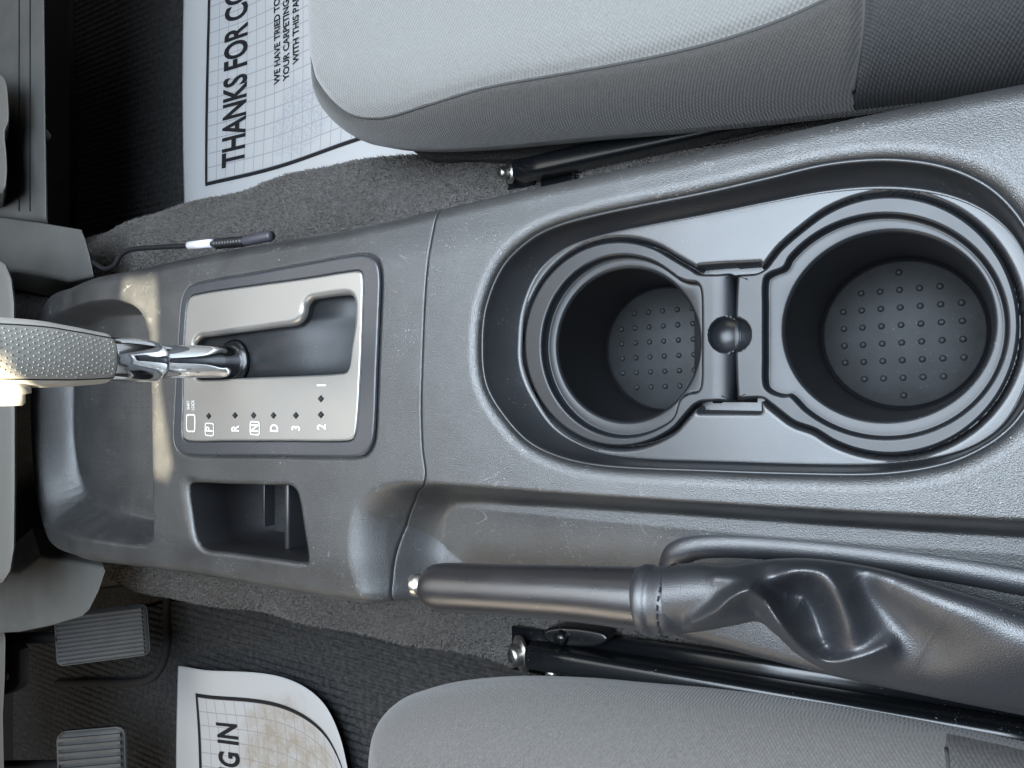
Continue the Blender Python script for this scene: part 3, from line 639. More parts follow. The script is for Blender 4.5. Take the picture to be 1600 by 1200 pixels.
# ---- the two cup inserts
def cup_insert(D, Gp, hole_px, hole_r, zbot, rbot, mat_c, dimple, roll=None, n=560):
    ctr = np.array(P(hole_px[0], hole_px[1], zi-0.006)[:2])
    Dw = ray_resample(dense(D, zi, 900), ctr, n); Gw = ray_resample(dense(Gp, zi-0.001, 900), ctr, n)
    t = np.linspace(-np.pi, np.pi, n, endpoint=False); cs = np.stack([np.cos(t), np.sin(t)], 1)
    zl = zi-0.0065
    rings = [ring(offset(Dw, -0.0002), zi-0.010), ring(offset(Dw, -0.0003), zi-0.0016), ring(offset(Dw, -0.0008), zi-0.0004)]
    for k in np.linspace(0, 1, 26): rings.append(ring(between(offset(Dw, -0.0016), offset(Gw, 0.0014), k), zi))
    rings += [ring(offset(Gw, 0.0005), zi-0.0004), ring(Gw, zi-0.0014), ring(offset(Gw, -0.0002), zl-0.0002), ring(offset(Gw, -0.0010), zl-0.0002)]
    dc, dr_ = np.array(dimple[:2]), dimple[2]
    for k in range(0, len(rings)-4):
        r_ = rings[k]; q = np.hypot(r_[:, 0]-dc[0], r_[:, 1]-dc[1])/dr_
        if k > 1: r_[:, 2] -= np.where(q < 1, 0.0062*np.sqrt(np.maximum(1-q**2, 0))+0.0006*(q < 0.97), 0)
        if roll is not None:
            xo = np.clip((r_[:, 0]-roll)/0.0125, 0, 0.98); r_[:, 2] -= np.where(q >= 1, 0.009*(1-np.sqrt(1-xo**2)), 0.0)
    hr = ctr+cs*hole_r
    rings += [ring(ctr+cs*(hole_r+0.0018), zl+0.0002), ring(ctr+cs*(hole_r+0.0007), zl-0.0003), ring(ctr+cs*hole_r, zl-0.0014)]
    ins = loft('cup_insert', rings, M['insert'], con)
    bc = np.array(mat_c)
    w = [ring(ctr+cs*hole_r, zl-0.0014)]
    for k, f in ((0.5, 0.5), (0.93, 0.93)): w.append(ring(between(ctr, bc, k)+cs*(hole_r+(rbot-hole_r)*f), zl+(zbot-zl)*k))
    w += [ring(bc+cs*(rbot-0.001), zbot+0.0010), ring(bc+cs*(rbot-0.004), zbot)]
    def sub(o): o.matrix_parent_inverse = Matrix.Identity(4); o.location = (0, 0, 0); return o
    cw = loft('cup_wall', w, M['cupwall'], ins, cap_bottom=True)
    # rubber disc with raised studs, as one moulded mesh
    rad = rbot-0.0012; V = []; Fc = []
    k = 64
    def addloft(rs):
        b = len(V)
        for r_ in rs: V.extend([tuple(p) for p in r_])
        m_ = len(rs[0])
        for a in range(len(rs)-1):
            for i in range(m_): Fc.append([b+a*m_+i, b+a*m_+(i+1) % m_, b+(a+1)*m_+(i+1) % m_, b+(a+1)*m_+i])
        Fc.append([b+(len(rs)-1)*m_+i for i in range(m_)])
    tt = np.linspace(0, 2*np.pi, k, endpoint=False); c2 = np.stack([np.cos(tt), np.sin(tt)], 1)
    addloft([ring(bc+c2*rad, zbot+0.0002), ring(bc+c2*(rad-0.0003), zbot+0.0022), ring(bc+c2*(rad-0.001), zbot+0.0026)])
    t8 = np.linspace(0, 2*np.pi, 12, endpoint=False); c8 = np.stack([np.cos(t8), np.sin(t8)], 1)
    st = 0.0088; ca, sa = math.cos(R(2)), math.sin(R(2))
    for i in range(-5, 6):
        for j in range(-5, 6):
            a, b = (i)*st, (j+0.5)*st
            if math.hypot(a, b) > rad-0.006: continue
            p = bc+np.array([a*ca-b*sa, a*sa+b*ca])
            addloft([ring(p+c8*0.0017, zbot+0.0025), ring(p+c8*0.00145, zbot+0.0032), ring(p+c8*0.0009, zbot+0.0036), ring(p+c8*0.0004, zbot+0.0037)])
    mo = mesh_obj('rubber_pad', V, Fc, M['rubber'], ins); mo.matrix_parent_inverse = Matrix.Identity(4)
    return ins
def mpar(o): return o
G1 = [(1088, 443), (1094, 452), (1096, 480), (1096, 560), (1095, 600), (1090, 611), (1076, 614), (1062, 624)]+circ(974, 541, 126, 141, 312, 50, 18)[0:0]+[(974+126*math.cos(R(a)), 541-141*math.sin(R(a))) for a in np.linspace(-52, -308, 20)]+[(1060, 436), (1074, 441)]
G2 = [(1196, 436), (1205, 428), (1226, 419)]+[(1384+189*math.cos(R(a)), 510-174*math.sin(R(a))) for a in np.linspace(142, -142, 28)]+[(1224, 618), (1205, 612), (1196, 602), (1195, 560), (1195, 480)]
zl = zi-0.0065
i1 = cup_insert(D1, G1, (975, 539), 0.0392, -0.089, 0.0370, tuple(P(1040, 545, -0.089)[:2]), (*P(1134, 523, zi)[:2], 0.0084), P(1112, 523, zi).x)
i2 = cup_insert(D2, G2, (1378.5, 510), 0.0404, -0.093, 0.0380, tuple(P(1409, 522, -0.093)[:2]), (*P(1147, 523, zi)[:2], 0.0078))
i1['label'] = 'smaller round cup holder insert nearest the shift panel'; i2['label'] = 'larger round cup holder insert'
# hinge roll, gap floor and dimple between the inserts
zg = zi-0.004
loft('hinge_floor', [ring(np.array([P(a, b, zi-0.012)[:2] for a, b in ((1085, 400), (1215, 400), (1215, 650), (1085, 650))]), zi-0.012), ring(np.array([P(a, b, zi-0.014)[:2] for a, b in ((1085, 400), (1215, 400), (1215, 650), (1085, 650))]), zi-0.014)], M['cupwall'], con, True, True)
# ---- shift bezel and plate
def flat_part(name, outer, hole, z0, edge, mt, parent, hole_edge=0.0, drop=0.002, step=0.0006, slope=None):
    x0, y0 = outer.min(0)-step*2; x1, y1 = outer.max(0)+step*2
    X, Y = np.meshgrid(np.arange(x0, x1, step), np.arange(y0, y1, step), indexing='ij')
    d, nx, ny = sdf(outer, X, Y); inn = d >= 0
    X = np.where(inn, X, nx); Y = np.where(inn, Y, ny); d = np.where(inn, d, 0)
    ok = inn
    dh = None
    if hole is not None:
        dh, hx, hy = sdf(hole, X, Y); h = dh > 0
        X = np.where(h & (dh < step*2), hx, X); Y = np.where(h & (dh < step*2), hy, Y); ok = inn & ~h; dh = np.where(h, 0, -dh)
    fc = (ok[:-1, :-1] | ok[1:, :-1] | ok[1:, 1:] | ok[:-1, 1:])
    q = np.clip(d/edge, 0, 1); Z = z0-edge*(1-np.sqrt(np.maximum(1-(1-q)**2, 0)))*0.9
    if hole is not None and hole_edge:
        he = hole_edge if slope is None else slope(X, Y)
        q = np.clip(dh/he, 0, 1); Z -= np.minimum(he, hole_edge)*(1-np.sqrt(np.maximum(1-(1-q)**2, 0)))
    return grid_mesh(name, np.stack([X, Y, Z], -1), mt, parent, keep=fc)
zb = 0.0016
bez = flat_part('shift_bezel', BZ, PLT, zb, 0.0016, M['bezel'], con, 0.0006)
PL2 = offset(PLT, -0.0004)
SLOT = poly([(307, 560), (308, 538), (316, 528), (330, 526), (380, 519), (440, 511), (462, 508), (472, 502), (478, 492), (481, 478), (488, 469), (500, 466), (540, 461), (551, 463), (556, 472), (556, 500), (554, 540), (551, 570), (546, 581), (534, 584), (480, 587), (400, 590), (325, 594), (312, 592), (308, 582)], -0.001, 8)
def sl(X, Y):   # wide rolled edge on the passenger side of the gate
    return 0.0014+0.0030*ss((Y-P(400, 560)[1])/0.022)
plate = flat_part('shift_plate', PL2, SLOT, zb+0.0002, 0.0012, M['silver'], con, 0.0046, slope=sl, step=0.0005)
zz = zb+0.0003-sl(SLOT[:, 0], SLOT[:, 1])
loft('slot_wall', [ring(SLOT, zz), ring(offset(SLOT, -0.0003), zz-0.001), ring(offset(SLOT, -0.0003), -0.011)], M['gate'], con)
S2 = offset(SLOT, 0.004)
loft('gate_slider', [ring(S2, -0.0062), ring(S2, -0.0082)], M['gate'], con, True, True)
def local_text(name, body, px, py, size, parent, z, bold=0.0, xs_=1.0, sub=True, mt='white'):
    v, f = text_mesh(body, size, bold, xs_)
    q = P(px, py, z); W_ = np.stack([q.x-v[:, 1], q.y+v[:, 0], np.full(len(v), z)], 1)
    o = mesh_obj(name, W_, f, M[mt], parent, False)
    if parent.type != 'EMPTY': o.matrix_parent_inverse = Matrix.Identity(4)
    return o
zt_ = zb+0.0006
for ch, x, y in (('P', 327, 671), ('R', 368, 670), ('N', 398, 669), ('D', 429, 669), ('3', 463, 669), ('2', 503, 667), ('1', 503, 602)):
    local_text('gear_letter', ch, x, y, 0.0108, plate, zt_, 0.00012, 0.66)
def frame(px, py, w, h, th, name):
    q = P(px, py, zt_); V = []; 
    def rr(w_, h_, r_): 
        pts = []
        for cx_, cy_, a0 in ((w_/2-r_, h_/2-r_, 0), (-w_/2+r_, h_/2-r_, 90), (-w_/2+r_, -h_/2+r_, 180), (w_/2-r_, -h_/2+r_, 270)):
            for a in np.linspace(a0, a0+90, 5): pts.append((q.x+cx_+r_*math.cos(R(a)), q.y+cy_+r_*math.sin(R(a)), zt_))
        return np.array(pts)
    o = loft(name, [rr(w, h, min(w, h)*0.2), rr(w-2*th, h-2*th, min(w, h)*0.14)], M['white'], plate); o.matrix_parent_inverse = Matrix.Identity(4)
frame(327, 671, 0.0096, 0.0090, 0.0006, 'letter_frame'); frame(398, 669, 0.0096, 0.0090, 0.0006, 'letter_frame')
frame(298, 661, 0.0100, 0.0125, 0.0008, 'release_cover_outline')
local_text('shift_lock_text', 'SHIFT', 294.5, 633, 0.0046, plate, zt_, 0.0000, 0.55); local_text('shift_lock_text', 'LOCK', 301.5, 633, 0.0046, plate, zt_, 0.0000, 0.6)
for x, y in ((327, 650), (368, 649), (397, 649), (428, 649), (463, 649), (502, 648), (502, 623)):
    q = P(x, y, zb); t = np.linspace(0, 2*np.pi, 4, endpoint=False)
    a = [np.stack([q.x+0.0027*s*np.cos(t), q.y+0.0023*s*np.sin(t), np.full(4, zb+0.0002+h_)], 1) for s, h_ in ((1, 0), (0.72, 0.0010), (0.1, 0.0013))]
    o = loft('gear_marker', a, M['gate'], plate, True); o.matrix_parent_inverse = Matrix.Identity(4); sharp(o, 20)
# ---- small open pocket
PKi = resample(PK, 120)
zp = -0.065
fl = offset(PKi, -0.002)
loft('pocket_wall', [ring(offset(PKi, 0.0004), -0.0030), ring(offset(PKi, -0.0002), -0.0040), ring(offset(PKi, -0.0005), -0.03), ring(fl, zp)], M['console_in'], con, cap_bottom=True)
pc = fl.mean(0)
def boxm(name, c0, c1, mt, parent, bev=0.0008):
    bm = bmesh.new(); 
    vs = [bm.verts.new((x, y, z)) for x in (c0[0], c1[0]) for y in (c0[1], c1[1]) for z in (c0[2], c1[2])]
    for f in ((0, 1, 3, 2), (4, 6, 7, 5), (0, 4, 5, 1), (2, 3, 7, 6), (0, 2, 6, 4), (1, 5, 7, 3)): bm.faces.new([vs[i] for i in f])
    bmesh.ops.recalc_face_normals(bm, faces=bm.faces)
    if bev: bmesh.ops.bevel(bm, geom=list(bm.edges), offset=bev, segments=3, affect='EDGES', profile=0.5)
    me = bpy.data.meshes.new(name); bm.to_mesh(me); bm.free(); me.materials.append(mt); me.polygons.foreach_set('use_smooth', np.ones(len(me.polygons), bool))
    o = bpy.data.objects.new(name, me); COL.objects.link(o)
    if parent: o.parent = parent; o.matrix_parent_inverse = Matrix.Translation(-parent.location) if parent.type == 'EMPTY' else Matrix.Identity(4)
    return o
xm0 = P(454, 800, -0.028)[0]; xm1 = P(412, 800, -0.034)[0]; y0_, y1_ = fl[:, 1].min()+0.001, fl[:, 1].max()-0.001
boxm('pocket_divider', (xm0-0.0022, y0_-0.001, zp+0.001), (xm0+0.0022, y1_+0.001, -0.024), M['liner'], con, 0.0016)
boxm('pocket_rib', (xm1-0.0008, y0_+0.010, zp+0.001), (xm1+0.0008, y1_+0.001, -0.034), M['liner'], con, 0.0006)
V = []; Fc = []
pad_z = -0.043
bx0, bx1 = xm1+0.0012, xm0-0.0024
V += [(bx0, y0_+0.006, pad_z), (bx1, y0_+0.006, pad_z), (bx1, y1_, pad_z), (bx0, y1_, pad_z)]; Fc.append([0, 1, 2, 3])
for i in range(5):
    for j in range(9):
        cx_, cy_ = bx0+0.003+i*0.0045, y0_+0.010+j*0.0055
        if cx_ > bx1-0.001 or cy_ > y1_: continue
        b = len(V); 
        for s, h_ in ((0.0010, 0.0001), (0.0005, 0.0008)):
            for a in range(6): V.append((cx_+s*math.cos(a*1.047), cy_+s*math.sin(a*1.047), pad_z+h_))
        for a in range(6): Fc.append([b+a, b+(a+1) % 6, b+6+(a+1) % 6, b+6+a])
        Fc.append([b+6+a for a in range(6)])
mesh_obj('studded_pad', V, Fc, M['rubber'], con)
# ---- rubber pad with fine studs in the front tray
V = []; Fc = []
for i in range(16):
    for j in range(26):
        px_, py_ = 132+i*9.0, 560+j*9.6
        q = P(px_, py_, ZTR)
        if sdf(TR_F, np.array([q.x]), np.array([q.y]))[0][0] < 0.004: continue
        zf = float(console_z(np.array([q.x]), np.array([q.y]))[0]); b = len(V)
        for s, h_ in ((0.00055, 0.0), (0.0004, 0.0002), (0.0002, 0.0003)):
            for a in range(8): V.append((q.x+s*math.cos(a*0.785), q.y+s*math.sin(a*0.785), zf+h_))
        for k in range(2):
            for a in range(8): Fc.append([b+k*8+a, b+k*8+(a+1) % 8, b+(k+1)*8+(a+1) % 8, b+(k+1)*8+a])
        Fc.append([b+16+a for a in range(8)])
mesh_obj('tray_studs', V, Fc, M['console_in'], con)['kind'] = 'stuff'
# ================================================================== GEAR LEVER
gl = thing('gear_lever', 'chrome shafted gear lever with champagne studded knob standing in the shift gate', 'gear lever', tuple(P(355, 566, -0.006)))
ax_z = lambda px: None
xb_ = P(352, 566, 0.0).x
def lev(px, py):
    """point of the (almost upright) lever seen at this pixel: solves for height on the lever's plane, leaning a little to the rear"""
    a = (px-800.0)/F
    k = (-sT+a*cT)/(cT+a*sT)           # x = k*(H-z)
    lean = 0.10
    z = (k*H-xb_)/(k+lean)             # x = xb_ + lean*z
    return np.array(P(px, py, z))
def lrad(px, rpx): z = lev(px, 560)[2]; return rpx/F*depth(px, z)
st = [(378, 566, 20), (360, 566, 23), (340, 565.5, 25), (310, 565, 25.5), (280, 565, 25), (240, 565, 24)]
base = lev(352, 566)
pts = [base+np.array([-0.004+0.010, 0, -0.020])]+[lev(a, b) for a, b, c in st[2:]]
tube('shaft', smooth(pts, False, 5), 0.0106, M['chrome'], gl, 40)
st = [(243, 565, 24), (242.5, 565, 28), (241, 565, 30.5), (238, 564.8, 31.6), (225, 564, 33.2), (203, 562.7, 34.8), (182, 561.5, 34.9), (166, 560.8, 33.4), (150, 560.5, 31)]
q = np.array([base[0]+0.002, base[1], -0.0058]); tube('shaft_boot', [q, q+np.array([0, 0, 0.002]), q+np.array([0.0, 0, 0.0035])], [0.0160, 0.0150, 0.0112], M['black'], gl, 36)
tube('collar', [lev(a, b) for a, b, c in st], [lrad(a, c) for a, b, c in st], M['chrome'], gl, 48)
kn = [(162, 560, 34), (161, 560, 37.5), (158, 560, 39.5), (138, 559, 42.5), (115, 557.5, 46), (90, 556, 49), (60, 553.5, 52), (20, 551.5, 54), (-30, 550, 55), (-80, 550, 54), (-130, 550, 49), (-160, 550, 38), (-170, 550, 15)]
kp = smooth([(*lev(a, b), lrad(a, c)) for a, b, c in kn], False, 6)
def knob_surface(th, row, off=0.0):
    """point on the knob skin: th angle from the rear-facing side"""
    p = row[:3]; r = row[3]+off
    c_, s_ = np.cos(th), np.sin(th)
    sq = 0.78
    return np.stack([p[0]+r*1.02*np.sign(c_)*np.abs(c_)**sq, p[1]+r*np.sign(s_)*np.abs(s_)**0.92, p[2]+0*th], -1)
th = np.linspace(0, 2*np.pi, 72, endpoint=False)
knob = grid_mesh('knob', np.array([knob_surface(th, r_) for r_ in kp]), M['knob'], gl, wrap=True, flip=True)
bmx = bmesh.new(); bmx.from_mesh(knob.data); bmesh.ops.holes_fill(bmx, edges=bmx.edges); bmesh.ops.recalc_face_normals(bmx, faces=bmx.faces); bmx.to_mesh(knob.data); bmx.free()
face_rows = [r_ for i, r_ in enumerate(kp) if 3 <= i < len(kp)-14]
lim = R(47)
tha = np.linspace(-lim, lim, 40)
fg = []
for i, r_ in enumerate(face_rows):
    e = min(1.0, i/4.0); L_ = lim*(0.80+0.20*math.sqrt(e))
    fg.append(knob_surface(np.linspace(-L_, L_, 40), r_, 0.0004))
o = grid_mesh('knob_insert', np.array(fg), M['knobface'], knob, flip=True); o.matrix_parent_inverse = Matrix.Identity(4)
edge = [f[0] for f in fg[::-1]]+list(fg[0][1:-1])+[f[-1] for f in fg]
o = tube('insert_groove', edge, 0.00042, M['thread'], knob, 6); o.matrix_parent_inverse = Matrix.Identity(4)
V = []; Fc = []
arc = 0.0
for i in range(len(face_rows)-1):
    pass
cum = np.concatenate([[0], np.cumsum([np.linalg.norm(face_rows[i+1][:3]-face_rows[i][:3]) for i in range(len(face_rows)-1)])])
s = 0.003; row_i = 0
while s < cum[-1]-0.001:
    r_ = np.array([np.interp(s, cum, [f[k] for f in face_rows]) for k in range(4)])
    step_a = 0.0029/r_[3]; na = int(R(41)/step_a)
    for j in range(-na, na+1):
        a = (j+0.5*(row_i % 2))*step_a
        if abs(a) > R(40): continue
        p = knob_surface(np.array([a]), r_, 0.0003)[0]; p2 = knob_surface(np.array([a]), r_, 0.0010)[0]
        n_ = p2-p; n_ /= np.linalg.norm(n_); u_ = np.array([0, 0, 1.0]); u_ = u_-n_*np.dot(u_, n_); u_ /= np.linalg.norm(u_); w_ = np.cross(n_, u_)
        b = len(V)
        for q_, h_ in ((0.00055, 0.0001), (0.00042, 0.0004), (0.00018, 0.0006)):
            for k in range(6): V.append(tuple(p+n_*h_+q_*(u_*math.cos(k*1.047)+w_*math.sin(k*1.047))))
        for m_ in range(2):
            for k in range(6): Fc.append([b+m_*6+k, b+m_*6+(k+1) % 6, b+(m_+1)*6+(k+1) % 6, b+(m_+1)*6+k])
        Fc.append([b+12+k for k in range(6)])
    s += 0.0027; row_i += 1
o = mesh_obj('insert_studs', V, Fc, M['knobface'], knob); o.matrix_parent_inverse = Matrix.Identity(4)
q = lev(10, 598); tube('release_button', [q, q+np.array([0, -0.006, -0.0005]), q+np.array([0, -0.0065, -0.0005]), q+np.array([0, -0.011, -0.001]), q+np.array([0, -0.0118, -0.001])], [0.0105, 0.0105, 0.0078, 0.0074, 0.006], M['knob'], gl, 28)
# ================================================================== HANDBRAKE
hb = thing('handbrake_lever', 'black handbrake lever with silver button and creased leather boot', 'handbrake', tuple(P(1020, 936, ZR)))
def hbp(px, py, z, r): return (*P(px, py, z), r/F*depth(px, z))
zh = 0.004
row = [hbp(666, 916, zh, 18), hbp(668, 916, zh, 26), hbp(674, 916.5, zh, 32), hbp(686, 917, zh, 36), hbp(705, 917.5, zh, 37.5), hbp(800, 922, zh, 39.5), hbp(900, 927, zh-0.001, 43), hbp(1000, 935, zh-0.002, 49), hbp(1040, 937.5, zh-0.002, 51)]
gp = smooth(row, False, 4)
tube('grip', [g_[:3] for g_ in gp], [g_[3] for g_ in gp], M['grip'], hb, 48)
row = [hbp(690, 915, zh, 15), hbp(661, 914, zh, 15.5), hbp(660, 914, zh, 18), hbp(650, 914, zh, 18), hbp(647, 914, zh, 17), hbp(645, 914, zh, 12)]
tube('button', [g_[:3] for g_ in row], [g_[3] for g_ in row], M['steel'], hb, 28)
# boot : cuff + creased sheet
cuff = [(1004, 936, 48), (1006, 936, 52), (1012, 936.5, 54.5), (1020, 937, 54), (1027, 937.5, 51.5), (1036, 938, 52), (1050, 938.5, 53), (1060, 938, 48), (1085, 936.5, 40)]
row = smooth([hbp(a, b, zh-0.002, c) for a, b, c in cuff], False, 4)
boot = tube('boot', [g_[:3] for g_ in row], [g_[3] for g_ in row], M['leather'], hb, 56, False)
# stitches round the cuff
V = []
sc_row = hbp(1047, 938.3, zh-0.002, 53)
for k in range(26):
    a0, a1 = 2*np.pi*k/26, 2*np.pi*(k+0.62)/26
    pts = [(sc_row[0]+0.0010*math.cos(a), sc_row[1]+(sc_row[3]+0.0010)*math.cos(a), sc_row[2]+(sc_row[3]+0.0010)*math.sin(a)) for a in np.linspace(a0, a1, 4)]
    if math.sin(a0) < -0.3: continue
    o = tube('stitch', pts, 0.00045, M['thread'], boot, 6); o.matrix_parent_inverse = Matrix.Identity(4)
# crease field: everything in photo pixels, heights in metres
def seg_d(px, py, pts):
    best = np.full(px.shape, 1e9); tt = np.zeros_like(px); L = 0
    sp_ = smooth(pts, False, 6)
    n_ = len(sp_)-1
    sgn = np.zeros_like(px)
    for i in range(n_):
        (ax_, ay_), (bx_, by_) = sp_[i], sp_[i+1]; dx, dy = bx_-ax_, by_-ay_; l2 = dx*dx+dy*dy+1e-9
        t = np.clip(((px-ax_)*dx+(py-ay_)*dy)/l2, 0, 1); d = np.hypot(px-ax_-t*dx, py-ay_-t*dy)
        m = d < best; best = np.where(m, d, best); tt = np.where(m, (i+t)/n_, tt); sgn = np.where(m, np.sign((px-ax_)*dy-(py-ay_)*dx), sgn)
    return best, tt, sgn
top_e = [(1034, 885.5), (1090, 881), (1130, 884), (1170, 880), (1210, 875), (1260, 874), (1320, 880), (1400, 896), (1500, 925), (1600, 955), (1760, 1000), (2060, 1085)]
bot_e = [(1034, 992), (1100, 984), (1150, 975), (1185, 970), (1212, 990), (1245, 1020), (1290, 1045), (1350, 1062), (1450, 1085), (1600, 1110), (1760, 1136), (2060, 1188)]
te = smooth(top_e, False, 10); be = smooth(bot_e, False, 10)
U = np.concatenate([np.linspace(1034, 1420, 330), np.linspace(1422, 2050, 210)]); vv = np.linspace(-0.12, 1.10, 190)
PX, VV = np.meshgrid(U, vv, indexing='ij')
TY = np.interp(PX, te[:, 0], te[:, 1]); BY = np.interp(PX, be[:, 0], be[:, 1])
vc = np.clip(VV, 0, 1)
PY = TY+(BY-TY)*(0.5-0.5*np.cos(np.pi*vc))
a_ = np.clip((PX-1052)/60, 0, 1); far = ss((PX-1150)/250)
arch = np.sqrt(np.maximum(1-(2*vc-1)**2, 0))
r0 = 54.5/F*depth(1052, zh)
hgt = (zh-0.002)+r0*arch*(1-far)
base_z = -0.016*far
Z = (zh-0.002)*(1-far)+base_z+(r0*(1-far)+0.022*far)*np.sin(np.pi*vc)**(1-0.4*far)-0.018*far*vc
def ridge(pts, w0, w1, h, endfade=True, one=0):
    d, t, s = seg_d(PX, PY, pts); w = w0+(w1-w0)*t
    f = np.sin(np.pi*np.clip(t*0.86+0.07, 0, 1))**0.5 if endfade else 1
    k = np.exp(-(d/w)**2)
    if one: k = np.where(s == one, np.exp(-(d/(w*2.2))**2), k)
    return h*k*f
Z += ridge([(1085, 975), (1120, 955), (1148, 932), (1172, 924), (1195, 940), (1215, 970), (1250, 1010), (1290, 1036), (1345, 1030), (1385, 1012)], 13, 15, 0.012)
Z += ridge([(1120, 900), (1170, 905), (1210, 905), (1245, 892), (1285, 895), (1310, 925), (1325, 960), (1335, 1000)], 14, 20, 0.006)
Z += ridge([(1185, 902), (1215, 925), (1250, 945), (1268, 975), (1285, 1010)], 30, 30, -0.014)
Z += ridge([(1230, 925), (1262, 930), (1290, 1000)], 18, 18, -0.008)
Z += ridge([(1150, 948), (1180, 952), (1195, 962)], 16, 14, -0.005)
Z += ridge([(1340, 900), (1362, 935), (1400, 970), (1450, 1000)], 22, 42, -0.008)
Z += ridge([(1400, 905), (1480, 945), (1580, 990), (1700, 1040)], 40, 60, 0.005)
Z += 0.0005*np.sin(PX*0.02+PY*0.05)*far
# hems roll under
under = np.where(VV < 0, -VV/0.12, np.where(VV > 1, (VV-1)/0.10, 0))
Z = Z*(1-ss(under))+np.where(VV < 0, -0.030, ZR+0.002)*ss(under)
PYs = PY+np.where(VV > 1, 2*ss(under), 0)-np.where(VV < 0, 2*ss(under), 0)
G = Pn(PX, PYs, Z)
# keep hems from sliding with the height change
o = grid_mesh('boot_skirt', G, M['leather'], boot); o.matrix_parent_inverse = Matrix.Identity(4)
# rolled leather edge at the back of the well and the flat outer hem
rl = [(1040, 925, -0.050), (1042, 905, -0.046), (1048, 882, -0.042), (1064, 861, -0.040), (1100, 850, -0.040), (1180, 850, -0.040), (1300, 860, -0.040), (1450, 879, -0.040), (1600, 904, -0.040), (1760, 932, -0.040), (2050, 985, -0.040)]
rs = smooth([(*P(a, b, c), (23+max(0, (a-1060))*0.008)/F*depth(a, c)) for a, b, c in rl], False, 8)
o = tube('boot_roll', [r_[:3] for r_ in rs], [r_[3]*(0.40+0.60*min(1, i/22)) for i, r_ in enumerate(rs)], M['leather'], boot, 28); o.matrix_parent_inverse = Matrix.Identity(4)
hem_a = smooth([(1040, 965), (1100, 985), (1200, 1012), (1300, 1042), (1450, 1072), (1600, 1100), (1760, 1130), (2050, 1182)], False, 8)
hem_b = smooth([(1040, 990), (1100, 1005), (1200, 1031), (1300, 1056), (1450, 1088), (1600, 1118), (1760, 1150), (2050, 1206)], False, 8)
A = Pn(hem_a[:, 0], hem_a[:, 1], np.full(len(hem_a), ZR+0.0065)); B = Pn(hem_b[:, 0], hem_b[:, 1], np.full(len(hem_b), ZR+0.003))
C2 = A.copy(); C2[:, 1] += 0.02; C2[:, 2] -= 0.003
D_ = B.copy(); D_[:, 2] -= 0.012; D_[:, 1] += 0.001
E_ = B.copy(); E_[:, 1] -= 0.001; E_[:, 2] -= 0.003
Mi = (A+B)/2; Mi[:, 2] += 0.0008
o = grid_mesh('boot_hem', np.stack([C2, A, Mi, B, E_, D_], 1), M['leather'], boot); o.matrix_parent_inverse = Matrix.Identity(4)
# ================================================================== SUN BEAM THROUGH AN ADDED MASK PLATE
sun_pos = Vector((-0.49, 0.0, 0))+Vector((0.42, -0.48, 0.85)).normalized()*5.0
sl_ = bpy.data.lights.new("sun_beam", 'SPOT'); sl_.energy = 22000; sl_.color = (1.0, 0.87, 0.62); sl_.shadow_soft_size = 0.010; sl_.spot_size = R(8.5); sl_.spot_blend = 0.0
so = bpy.data.objects.new("sun_beam", sl_); COL.objects.link(so); so.location = sun_pos; so.rotation_euler = (Vector((-0.49, 0, 0))-sun_pos).to_track_quat('-Z', 'Y').to_euler()
def on_mask(p, zr=1.30):
    p = Vector(p); k = (sun_pos.z-zr)/(sun_pos.z-p.z); q = sun_pos+(p-sun_pos)*k; return Vector((q.x, q.y, 0))
gap1 = [on_mask(P(a, b, -0.001)) for a, b in ((190, 439), (190, 466), (205, 474), (226, 489), (238, 520), (239, 600), (241, 700), (243, 742), (262, 748), (270, 722), (262, 680), (251, 610), (246, 530), (247, 470), (242, 436))]
gap2 = [on_mask(lev(a, b)) for a, b in ((102, 492), (98, 545), (66, 606), (30, 616), (-20, 612), (-110, 595), (-110, 500), (0, 488))]
cr = on_mask((-0.49, 0, 0)); hw_ = 0.55
outer = [Vector((cr.x+a*hw_, cr.y+b*hw_, 0)) for a, b in ((-1, -1), (1, -1), (1, 1), (-1, 1))]
tris = tessellate_polygon([outer, gap1, gap2]); vs_ = [(*v[:2], 1.30) for v in outer+gap1+gap2]
o = mesh_obj('sun_mask_plate', vs_, [list(t_) for t_ in tris], M['blackmat'], None, False); o['kind'] = 'structure'  # unseen plate added above the cabin; its holes shape the sun patches
# ================================================================== DASH PIECES, PEDALS
dash = thing('dashboard', 'dark grey lower dashboard panels along the left edge of the cabin', 'dashboard', tuple(P(0, 300, -0.1)))
slab('glovebox_panel', [(-200, -300), (66, -300), (70, 0), (72, 200), (73, 344), (40, 342), (8, 338), (-200, 330)], -0.08, 0.06, M['dash'], dash, 0.006, under=2.3)
slab('knee_trim', [(-200, 330), (8, 338), (60, 345), (128, 356), (134, 372), (142, 400), (148, 432), (110, 440), (60, 430), (30, 424), (-200, 420)], -0.07, 0.07, M['dash'], dash, 0.005, under=2.3)
slab('tunnel_trim', [(-200, 890), (30, 895), (62, 868), (110, 876), (163, 886), (166, 892), (155, 925), (140, 955), (128, 966), (80, 980), (30, 990), (-200, 1000)], -0.06, 0.07, M['dash'], dash, 0.004, under=2.3)
slab('center_stack_trim', [(-250, 380), (-10, 392), (10, 405), (20, 430), (25, 470), (26, 600), (26, 760), (25, 860), (18, 900), (5, 920), (-20, 928), (-250, 930)], 0.015, 0.05, M['dashlight'], dash, 0.012, 0, under=2.3)
slab('trim_bulge', [(-200, 120), (0, 112), (10, 125), (14, 160), (14, 190), (8, 205), (11, 240), (11, 280), (5, 300), (-200, 310)], -0.045, 0.03, M['dashlight'], dash, 0.006, 3, under=2.3)
